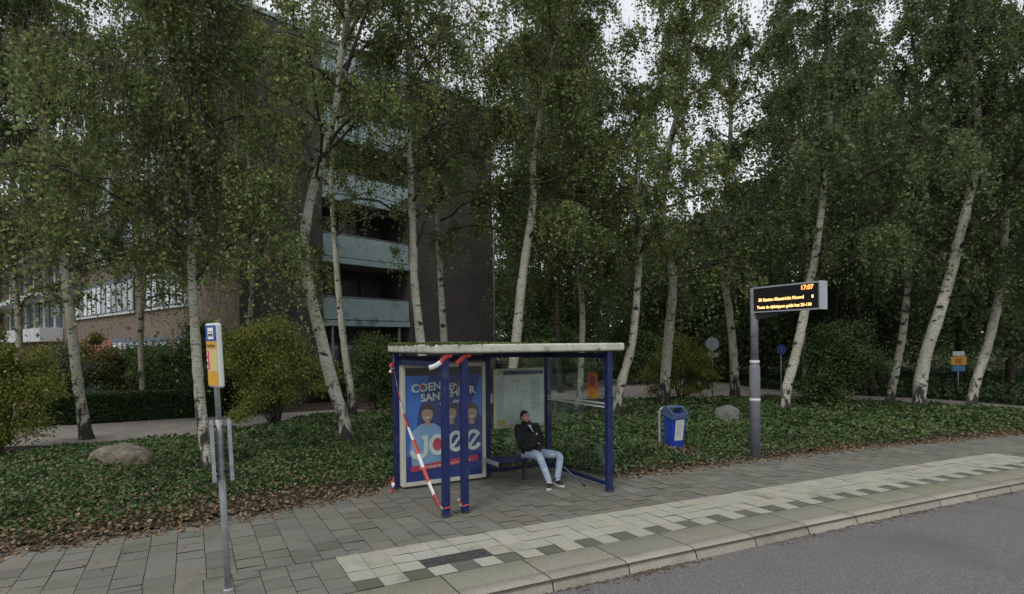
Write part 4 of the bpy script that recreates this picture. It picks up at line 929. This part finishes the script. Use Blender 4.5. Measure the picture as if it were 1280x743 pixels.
E_ = [(0, 1), (1, 2), (2, 3), (3, 4), (4, 5), (0, 6), (6, 7), (7, 8), (0, 9), (9, 10), (10, 11), (3, 12), (12, 13), (13, 14), (3, 15), (15, 16), (16, 17)]
Rr = [.12, .12, .10, .07, .052, .05, .085, .058, .04, .085, .058, .04, .055, .043, .032, .055, .043, .032]
# hands: palm and five fingers each, resting inside the jacket pockets
hv = list(V_); he = list(E_); hr = list(Rr)
for wi, wpt, tgt, sg in ((14, wR, Vector((.25, -.35, -.12)), 1), (17, wL, Vector((-.18, -.40, -.12)), -1)):
    d = tgt.normalized(); sd_ = d.cross(Vector((0, 0, 1))).normalized(); palm = wpt + d * .06; hv.append(palm); hr.append(.024); pi_ = len(hv) - 1; he.append((wi, pi_))
    for k, ln in enumerate((.070, .078, .072, .058)):
        b0 = palm + d * .035 + sd_ * (k - 1.5) * .019; b1 = b0 + (d + Vector((0, 0, -.3))).normalized() * ln * .55; b2 = b1 + (d + Vector((0, 0, -1.0))).normalized() * ln * .45; i0 = len(hv)
        hv += [b0, b1, b2]; hr += [.009, .0085, .007]; he += [(pi_, i0), (i0, i0 + 1), (i0 + 1, i0 + 2)]
    b0 = wpt + d * .03 + sd_ * sg * .03; b1 = b0 + (d + sd_ * sg * .8).normalized() * .035; b2 = b1 + d * .03; i0 = len(hv); hv += [b0, b1, b2]; hr += [.011, .010, .008]; he += [(wi, i0), (i0, i0 + 1), (i0 + 1, i0 + 2)]
pe = skin_mesh('person', hv, he, hr, M['skin'], None, 0, 1, extra=[hm], remesh=.008)
pe.location = PO; tag(pe, 'person in a black jacket and pale jeans sitting on the shelter bench leaning back', 'person')
# jacket: torso with collar and sleeves ending in the pockets
def fused(name, rings, limbs, mat, parent, vox=.011, smooth=6, folds=0):
    """torso rings (centre, half width, half depth) and limb chains (points, radii) melted into one surface"""
    bm = bmesh.new(); prev = None; n = 28; first = None
    for c, a, b in rings:
        k = [bm.verts.new(c + rt * math.copysign(abs(math.cos(t)) ** .85, math.cos(t)) * a + fw_ * math.copysign(abs(math.sin(t)) ** .85, math.sin(t)) * b) for t in np.linspace(0, 2 * math.pi, n + 1)[:-1]]
        if prev:
            for q_ in range(n): bm.faces.new((prev[q_], prev[(q_ + 1) % n], k[(q_ + 1) % n], k[q_]))
        else: first = k
        prev = k
    bm.faces.new(first[::-1]); bm.faces.new(prev)
    me = bpy.data.meshes.new(name); bm.to_mesh(me); bm.free(); mbx = MB(); mbx.bm.from_mesh(me); bpy.data.meshes.remove(me)
    for pts, rad in limbs:
        mbx.tube([p[:] for p in pts], rad, 16)
        for p, r_ in zip(pts, rad):
            t = bmesh.new(); bmesh.ops.create_icosphere(t, subdivisions=2, radius=r_); bmesh.ops.translate(t, vec=p, verts=t.verts); mbx.add(t)
    bmesh.ops.recalc_face_normals(mbx.bm, faces=mbx.bm.faces); me = bpy.data.meshes.new(name); mbx.bm.to_mesh(me); mbx.bm.free()
    o = bpy.data.objects.new(name, me); C.objects.link(o); r_ = o.modifiers.new('r', 'REMESH'); r_.mode = 'VOXEL'; r_.voxel_size = vox; r_.use_smooth_shade = True
    sm_ = o.modifiers.new('m', 'SMOOTH'); sm_.iterations = smooth; sm_.factor = .5
    dg = bpy.context.evaluated_depsgraph_get(); m3 = bpy.data.meshes.new_from_object(o.evaluated_get(dg)); bpy.data.objects.remove(o)
    if folds:
        co_ = np.empty(len(m3.vertices) * 3); m3.vertices.foreach_get('co', co_); nr_ = np.empty_like(co_); m3.vertices.foreach_get('normal', nr_); co_ = co_.reshape(-1, 3); nr_ = nr_.reshape(-1, 3)
        f_ = snoise(co_[:, 0] * 22 + co_[:, 2] * 9, co_[:, 2] * 34 + co_[:, 1] * 14, 1, 3); co_ = co_ + nr_ * (f_ * folds)[:, None]; m3.vertices.foreach_set('co', co_.ravel().astype(np.float32))
    m3.materials.clear(); m3.materials.append(mat)
    for p in m3.polygons: p.use_smooth = True
    return link(bpy.data.objects.new(name, m3), parent)
up3 = Vector((0, 0, 1))
fused('jacket', [(hip + fw_ * .00 - up3 * .02, .175, .135), (hip + up3 * .05 + fw_ * .01, .20, .165), (bel + fw_ * .015, .20, .165), (che, .205, .150), (che + (sho - che) * .6, .205, .135), (sho + up3 * .01, .17, .105), (sho + up3 * .05 , .115, .10), (nek + up3 * .01, .088, .085), (nek + up3 * .04, .075, .075)],
      [([sR, eR, wR, wR + fw_ * .05], [.080, .066, .058, .055]), ([sL, eL, wL, wL + fw_ * .05], [.080, .066, .058, .055])], M['jacket'], pe, folds=.009)
skin_mesh('jeans', [hip, hR, (hR + kR) / 2 + Vector((0, 0, .01)), kR, (kR + aR) / 2, aR + Vector((0, 0, -.02)), hL, (hL + kL) / 2 + Vector((0, 0, .01)), kL, (kL + aL) / 2, aL + Vector((0, 0, -.02))],
          [(0, 1), (1, 2), (2, 3), (3, 4), (4, 5), (0, 6), (6, 7), (7, 8), (8, 9), (9, 10)], [.115, .095, .088, .075, .064, .054, .095, .088, .075, .064, .054], M['jeans'], pe, 0, 2, remesh=.01)
# open neck with white shirt
nf = (look * .7 + Vector((.1, -.35, 0))).normalized(); nf.z = 0; nf.normalize(); ns = nf.cross(Vector((0, 0, 1)))
c0 = sho + Vector((0, 0, .0))
sm = MB(); a = nek + nf * .055; b = che + nf * .148 + Vector((0, 0, .04))
sm.prism([(a - ns * .038)[:], (a + ns * .038)[:], ((a + b) / 2 + ns * .030 + nf * .026)[:], b[:], ((a + b) / 2 - ns * .030 + nf * .026)[:]], (nf * .02)[:]); sm.build('shirt', M['tee'], pe)
for sg in (-1, 1):   # collar wings
    MB().tube([(nek - nf * .05 + Vector((0, 0, .02)))[:], (nek + ns * sg * .062 + Vector((0, 0, .015)))[:], (nek + ns * sg * .052 + nf * .06 - Vector((0, 0, .03)))[:], (b + ns * sg * .03 + Vector((0, 0, .03)))[:]], [.022, .028, .030, .018], 8).build('collar', M['jacket'], pe)
lg = che - rt * .085 + fw_ * .155
MB().prism([(lg + Vector((0, 0, .022)))[:], (lg - rt * .022)[:], (lg - Vector((0, 0, .022)))[:], (lg + rt * .022)[:]], (fw_ * .008)[:]).build('chest_logo', M['tee'], pe)
lg2 = bel - rt * .06 + fw_ * .195 + Vector((0, 0, .03))
MB().prism([(lg2 + Vector((0, 0, .016)))[:], (lg2 - rt * .022)[:], (lg2 - Vector((0, 0, .016)))[:], (lg2 + rt * .016)[:]], (fw_ * .010)[:]).build('zip_tag', M['tee'], pe)
# hair cap
bm = bmesh.new(); bmesh.ops.create_uvsphere(bm, u_segments=28, v_segments=20, radius=1)
for v in bm.verts:
    c = v.co.copy(); f, s, u = -c.y, c.x, c.z; k = 1 + .05 * math.sin(s * 17 + u * 9) * math.sin(f * 13)
    v.co = hea + side * (-s * .083 * k) + look * (f * .100 * k - .010) + up * (u * .118 * k + .010)
bmesh.ops.delete(bm, geom=[v for v in bm.verts if (v.co - hea).dot(look) > .035 and (v.co - hea).dot(up) < .055 or (v.co - hea).dot(up) < -.055 or ((v.co - hea).dot(look) > -.01 and (v.co - hea).dot(up) < .0)], context='VERTS')
me = bpy.data.meshes.new('hair'); bm.to_mesh(me); bm.free(); me.materials.append(M['hair']); o = link(bpy.data.objects.new('hair', me), pe)
sl = o.modifiers.new('t', 'SOLIDIFY'); sl.thickness = .012
for p in me.polygons: p.use_smooth = True
for sg in (-1, 1):
    e = hea + look * .083 + side * sg * .030 + up * .012
    MB().tube([(e - side * .010)[:], (e + side * .010)[:]], .006, 8).build('eye', M['hair'], pe)
    MB().tube([(e - side * .016 + up * .020)[:], (e + side * .016 + up * .021)[:]], .004, 6).build('eyebrow', M['hair'], pe)
# shoes
for ank, d, nm in ((aR, Vector((-.05, -.26, 0)), 0), (aL, Vector((.13, -.22, 0)), 1)):
    d = d.normalized(); hl = ank - d * .05; hl.z = .055; ml = ank + d * .06; ml.z = .05; to = ank + d * .165; to.z = .042
    s_ = skin_mesh('shoe', [hl, ml, to, ank + Vector((0, 0, -.01))], [(0, 1), (1, 2), (0, 3)], [(.045, .05), (.05, .045), (.042, .034), .045], M['shoe'], pe, 0, 2)
    sd_ = d.cross(Vector((0, 0, 1))); h0 = ank - d * .085; t0 = ank + d * .20; pts = []
    for t in np.linspace(0, 2 * math.pi, 25)[:-1]:
        p = ank + d * (.058 + .15 * math.cos(t)) + sd_ * math.sin(t) * (.047 + .008 * math.cos(t)); p.z = .004; pts.append(p[:])
    MB().prism(pts, (0, 0, .030)).build('sole', M['sole'], s_)
    MB().tube([(ank + d * .03 + Vector((0, 0, -.008)) - sd_ * .045)[:], (ank + d * .05 + Vector((0, 0, .006)))[:], (ank + d * .03 + Vector((0, 0, -.008)) + sd_ * .045)[:]], .012, 6).build('shoe_stripe', M['sole'], s_)
# walking stick leaning on the bench
st = empty('walking_stick', (1.25, 10.29, 0), 0, 'thin grey walking stick slanting from the ground to the bench beside the sitting person', 'walking stick')
a, b = Vector((0, 0, .015)), Vector((-.60, .44, .50))
MB().tube([(a + (b - a) * .04)[:], b[:]], .014, 10).build('shaft', new_mat('stick_blue_grey', (.07, .10, .16), (.10, .14, .2), 9, .4, .4), st)
MB().tube([a[:], (a + (b - a) * .06)[:]], [.022, .017], 10).build('rubber_tip', M['darkmetal'], st)
MB().tube([(b - Vector((.03, .06, 0)))[:], b[:], (b + Vector((.03, .06, .01)))[:]], .016, 8).build('handle', M['darkmetal'], st)

# ------------------------------------------------------------------ bus stop pole
bx, bz = gnd(283, 738); bs = empty('bus_stop_pole', (bx, bz, 0), 0, 'leaning grey bus stop pole with a small blue and yellow sign on top', 'bus stop')
lean = Vector((-.135, 0, 2.75)); L0 = Vector((0, 0, 0))
MB().tube([(0, 0, -.02), (lean * (1.75 / 2.75))[:]], .034, 14).tube([(lean * (1.75 / 2.75))[:], (lean * .99)[:]], .028, 14).build('pole', M['galv'], bs)
wd = Vector((.787, -.617, 0)); nd = Vector((-.617, -.787, 0)); lz = lean.normalized()
BM_ = Matrix.Translation(lean * (2.08 / 2.75)) @ Matrix(((wd.x, -nd.x, lz.x, 0), (wd.y, -nd.y, lz.y, 0), (wd.z, -nd.z, lz.z, 0), (0, 0, 0, 1)))
bw = .125
pl = MB().box(-bw, bw, -.030, .030, 0, .66, .022, BM_, 3).build('sign_plate', M['white'], bs)
def face(name, x0, x1, z0, z1, mat, l=1): return MB().box(x0, x1, -.031 - .0025 * l, -.0302, z0, z1, 0, BM_).build(name, mat, pl)
face('blue_field', -bw + .02, bw - .015, .475, .635, M['signblue']); face('bus_square', -.055, .060, .495, .612, M['pwhite'], 2)
face('yellow_band', -bw + .02, bw - .015, .395, .470, M['yellow']); face('line_panel', -bw + .02, bw - .015, .172, .388, M['cream']); face('line_numbers', -bw + .025, -bw + .07, .185, .375, M['pred'], 2)
face('orange_field', -bw + .02, bw - .015, .022, .165, M['yellow'])
m = MB(); m.box(-.042, .047, -.0385, -.0363, .530, .575, 0, BM_); m.box(-.036, -.016, -.0385, -.0363, .517, .529, 0, BM_); m.box(.020, .040, -.0385, -.0363, .517, .529, 0, BM_); m.build('bus_symbol', M['darkmetal'], pl)
m = MB()
for i in range(4): m.box(-.038 + i * .021, -.021 + i * .021, -.0405, -.0387, .549, .567, 0, BM_)
m.build('bus_symbol_window', M['pwhite'], pl)
FM = BM_ @ Matrix.Translation((0, -.0385, 0)) @ Matrix.Rotation(R(90), 4, 'X')
text_obj('band_lettering', [('bushalte', .05, FM @ Matrix.Translation((0, .415, 0)), 0, 0)], M['phair'], pl)
text_obj('line_lettering', [('3', .05, FM @ Matrix.Translation((-.082, .325, .001)), .001, 0), ('4', .05, FM @ Matrix.Translation((-.082, .262, .001)), .001, 0), ('6', .05, FM @ Matrix.Translation((-.082, .20, .001)), .001, 0)], M['pwhite'], pl)
for sg, x in ((-1, -.075), (1, .085)):
    o_ = lean * (1.45 / 2.75); xx = x + o_.x + .078
    f = MB().box(xx - .018, xx + .018, -.17, .17, 1.15, 1.74, .006, Matrix.Rotation(R(27), 4, 'Z') @ Matrix.Rotation(R(-2.5), 4, 'Y')).build('timetable_holder', M['galv'], bs)
for z in (1.68, 1.22): MB().tube([(-.13, .0, z), (.10, -.01, z)], .014, 8).build('bracket', M['darkmetal'], bs)
MB().tube([(0, 0, 0), (0, 0, .025)], [.06, .045], 14).build('base_collar', M['galv'], bs)

# ------------------------------------------------------------------ electronic departure board
X, Z = 5.20, 12.7; db = empty('departure_board', (X, Z, 0), 0, 'electronic departure board with orange text on a tall grey pole', 'departure board')
MB().tube([(0, 0, -.02), (0, 0, 1.95), (0, 0, 2.05)], [.112, .110, .080], 24, True).tube([(0, 0, 2.05), (0, 0, 3.66)], [.080, .078], 20).build('pole', M['pole'], db)
for z in (1.22, 2.03): MB().tube([(0, 0, z), (0, 0, z + .07)], .1135 if z < 1.9 else .10, 24).build('reflective_band', M['white'], db)
MB().tube([(0, 0, 3.66), (0, 0, 3.70)], [.085, .06], 20).build('cap', M['darkmetal'], db)
wv = Vector((.479, -.878, 0)); nv = Vector((-.878, -.479, 0))     # board runs towards the road; screen faces nv
DM = Matrix.Translation((0, 0, 3.115)) @ Matrix(((wv.x, -nv.x, 0, 0), (wv.y, -nv.y, 0, 0), (0, 0, 1, 0), (0, 0, 0, 1)))
hs = MB().box(.06, 1.56, -.10, .10, 0, .53, .012, DM).build('housing', M['darkmetal'], db)
MB().box(1.56, 1.60, -.115, .005, -.01, .54, .008, DM).box(1.56, 1.59, .012, .115, -.01, .54, .008, DM).build('end_cap', M['silver'], hs)
MB().box(.09, 1.53, -.104, -.1005, .03, .50, 0, DM).build('screen', M['black'], hs)
m = MB(); m.box(.06, 1.56, -.108, -.101, .505, .535, .002, DM); m.box(.06, 1.56, -.108, -.101, -.005, .02, .002, DM); m.build('trim', M['silver'], hs)
MB().box(1.24, 1.46, -.1055, -.1045, .345, .352, 0, DM).build('screen_line', M['darkmetal'], hs)
TM_ = DM @ Matrix.Translation((0, -.107, 0)) @ Matrix.Rotation(R(90), 4, 'X')
text_obj('clock_text', [('17:07', .125, TM_ @ Matrix.Translation((1.31, .395, 0)), .003, 0)], M['led'], hs)
text_obj('route_text', [('30 Station Maastricht Noord', .090, TM_ @ Matrix.Translation((.72, .225, 0)), .002, 0), ('8', .085, TM_ @ Matrix.Translation((1.43, .225, 0)), .002, 0)], M['led2'], hs)
text_obj('message_text', [('Toets de tijdstippen geldt het 20-130', .083, TM_ @ Matrix.Translation((.785, .075, 0)), .002, 0)], M['led2'], hs)
m = MB(); A = [(.07, 0, -.005), (.95, 0, -.005), (.07, 0, -.14)]
m.prism([(DM @ Vector((x, -.03, z)))[:] for x, y, z in A], (-nv * .06)[:]); m.build('support_arm', M['darkmetal'], db)
MB().box(-.06, .08, -.05, .05, -.02, .5, .01, DM).build('clamp', M['darkmetal'], db)

# ------------------------------------------------------------------ litter bin
bx, bz = 3.36, 13.55; lb = empty('litter_bin', (bx, bz, 0), 0, 'blue litter bin with a white label hanging on a bent grey post in the ivy', 'litter bin')
MB().tube(smooth_path([(0, 0, -.1), (0, 0, .5), (0, 0, .86), (.02, 0, .95), (.08, -.01, 1.0), (.18, -.02, 1.01), (.26, -.03, 1.0)], 24).tolist(), .032, 10).build('post', M['galv'], lb)
LM = Matrix.Translation((.30, -.08, .10)) @ Matrix.Rotation(R(22), 4, 'Z') @ Matrix.Rotation(R(5), 4, 'X') @ Matrix.Diagonal((1, 1, 1.14, 1))
m = MB(); t = bmesh.new(); bmesh.ops.create_cube(t, size=1)
for v_c in t.verts:
    tp = v_c.co.z > 0; v_c.co = Vector((v_c.co.x * (.40 if tp else .33), v_c.co.y * (.34 if tp else .25), .66 + (.07 if (tp and v_c.co.y > 0) else 0) if tp else 0))
bmesh.ops.bevel(t, geom=t.edges[:], offset=.025, segments=3, profile=.5, affect='EDGES'); t.transform(LM); m.add(t); body = m.build('bin_body', M['bin'], lb)
m = MB(); t = bmesh.new()
hood = [(-.20, -.19, .60), (-.20, .19, .66), (-.20, .19, .80), (-.20, .05, .84), (-.20, -.19, .72)]
for xx in (-.215, .175):
    m.prism([(LM @ Vector((xx, y, z)))[:] for _, y, z in hood], (LM.to_3x3() @ Vector((.04, 0, 0)))[:])
m.box(-.172, .172, .0, .185, .80, .835, .008, LM); m.box(-.172, .172, -.192, -.155, .62, .725, .008, LM); m.build('hood', new_mat('bin_grey_blue', (.05, .08, .17), (.09, .13, .24), 8, .45), body)
MB().box(-.165, .165, -.15, .16, .67, .70, 0, LM).build('opening', M['black'], body)
m = MB(); f0, f1 = .13, .60
def fr(x, z, l): k = z / .66; return (LM @ Vector((x, -(.125 + .045 * k) - l, z)))[:]
m.prism([fr(-.10, f0 + .05, .002), fr(.12, f0 + .05, .002), fr(.13, f1, .002), fr(-.11, f1, .002)], (LM.to_3x3() @ Vector((0, -.003, 0)))[:]); m.build('label', M['white'], body)
m = MB()
for i in range(5): m.prism([fr(-.06, .30 + i * .045, .0065), fr(.07 - .02 * (i % 2), .30 + i * .045, .0065), fr(.07 - .02 * (i % 2), .308 + i * .045, .0065), fr(-.06, .308 + i * .045, .0065)], (LM.to_3x3() @ Vector((0, -.001, 0)))[:])
m.build('label_print', M['mapline'], body)

# ------------------------------------------------------------------ small signs in the distance
def sign_post(px, py, h, label, cat, name): 
    X, Z = gnd(px, py); r_ = empty(name, (X, Z, 0), 0, label, cat); MB().tube([(0, 0, -.05), (0, 0, h)], .03, 8).build('post', M['galv'], r_); return r_
r_ = sign_post(890, 498, 2.75, 'round grey road sign seen from behind with a small plate below it', 'road sign', 'road_sign')
MB().prism([(.30 * math.cos(t), -.04, 2.42 + .30 * math.sin(t)) for t in np.linspace(0, 6.283, 25)[:-1]], (0, -.012, 0)).build('disc', M['galv'], r_)
MB().box(-.26, .26, -.052, -.04, 1.82, 2.03, .004).build('lower_plate', M['galv'], r_)
r_ = sign_post(976, 494, 2.35, 'small round blue mandatory sign at the edge of the wood', 'road sign', 'road_sign')
MB().prism([(.22 * math.cos(t), -.04, 2.12 + .24 * math.sin(t)) for t in np.linspace(0, 6.283, 25)[:-1]], (0, -.012, 0)).build('disc', M['signblue'], r_)
MB().box(-.02, .02, -.0555, -.0535, 2.02, 2.20).prism([(-.06, -.0555, 2.18), (.06, -.0555, 2.18), (0, -.0555, 2.26)], (0, .002, 0)).build('arrow', M['mapline'], r_)
r_ = sign_post(1197, 496, 1.9, 'white, yellow and blue name board on a short post under the trees', 'sign', 'name_board')
MB().box(-.26, .26, -.06, -.03, 1.80, 2.0, .004).build('white_panel', M['white'], r_); MB().box(-.34, .34, -.06, -.03, 1.40, 1.77, .004).build('yellow_panel', M['yellow'], r_); MB().box(-.28, .28, -.06, -.03, 1.12, 1.37, .004).build('blue_panel', new_mat('sky_blue_print', (.06, .16, .36), (.08, .2, .42), 8, .5), r_)
MB().box(-.14, .14, -.0645, -.0605, 1.47, 1.70).build('panel_print', M['orange'], r_)

# ------------------------------------------------------------------ ribbed grate in the pale paving
m = MB(); s0, s1, t0, t1 = 1.49 + 3 * T, 1.49 + 6 * T, -3 * T, -2 * T
c_ = float(curve((s0 + s1) / 2)); GO = SN((s0 + s1) / 2, c_ + (t0 + t1) / 2); W_, H_ = (s1 - s0) / 2 - .006, T / 2 - .006
m.box(-W_, W_, -H_, H_, -.011, .001)
for i in range(26):
    x = -W_ + .03 + i * (2 * W_ - .06) / 25
    for j in range(3):
        y_ = -H_ + .05 + j * .085; k_ = .022 if (i + j) % 2 else -.022
        m.prism([(x - .006 - k_ * .5, y_ - .03, .0012), (x + .006 - k_ * .5, y_ - .03, .0012), (x + .006 + k_ * .5, y_ + .03, .0012), (x - .006 + k_ * .5, y_ + .03, .0012)], (0, 0, .007))
gt = m.build('paving_grate', new_mat('cast_iron', (.045, .046, .046), (.09, .088, .082), 14, .7)); gt.location = GO; gt.rotation_euler = (0, 0, ANG - .03); tag(gt, 'dark ribbed rectangular plate set in the pale paving near the kerb', 'grate')
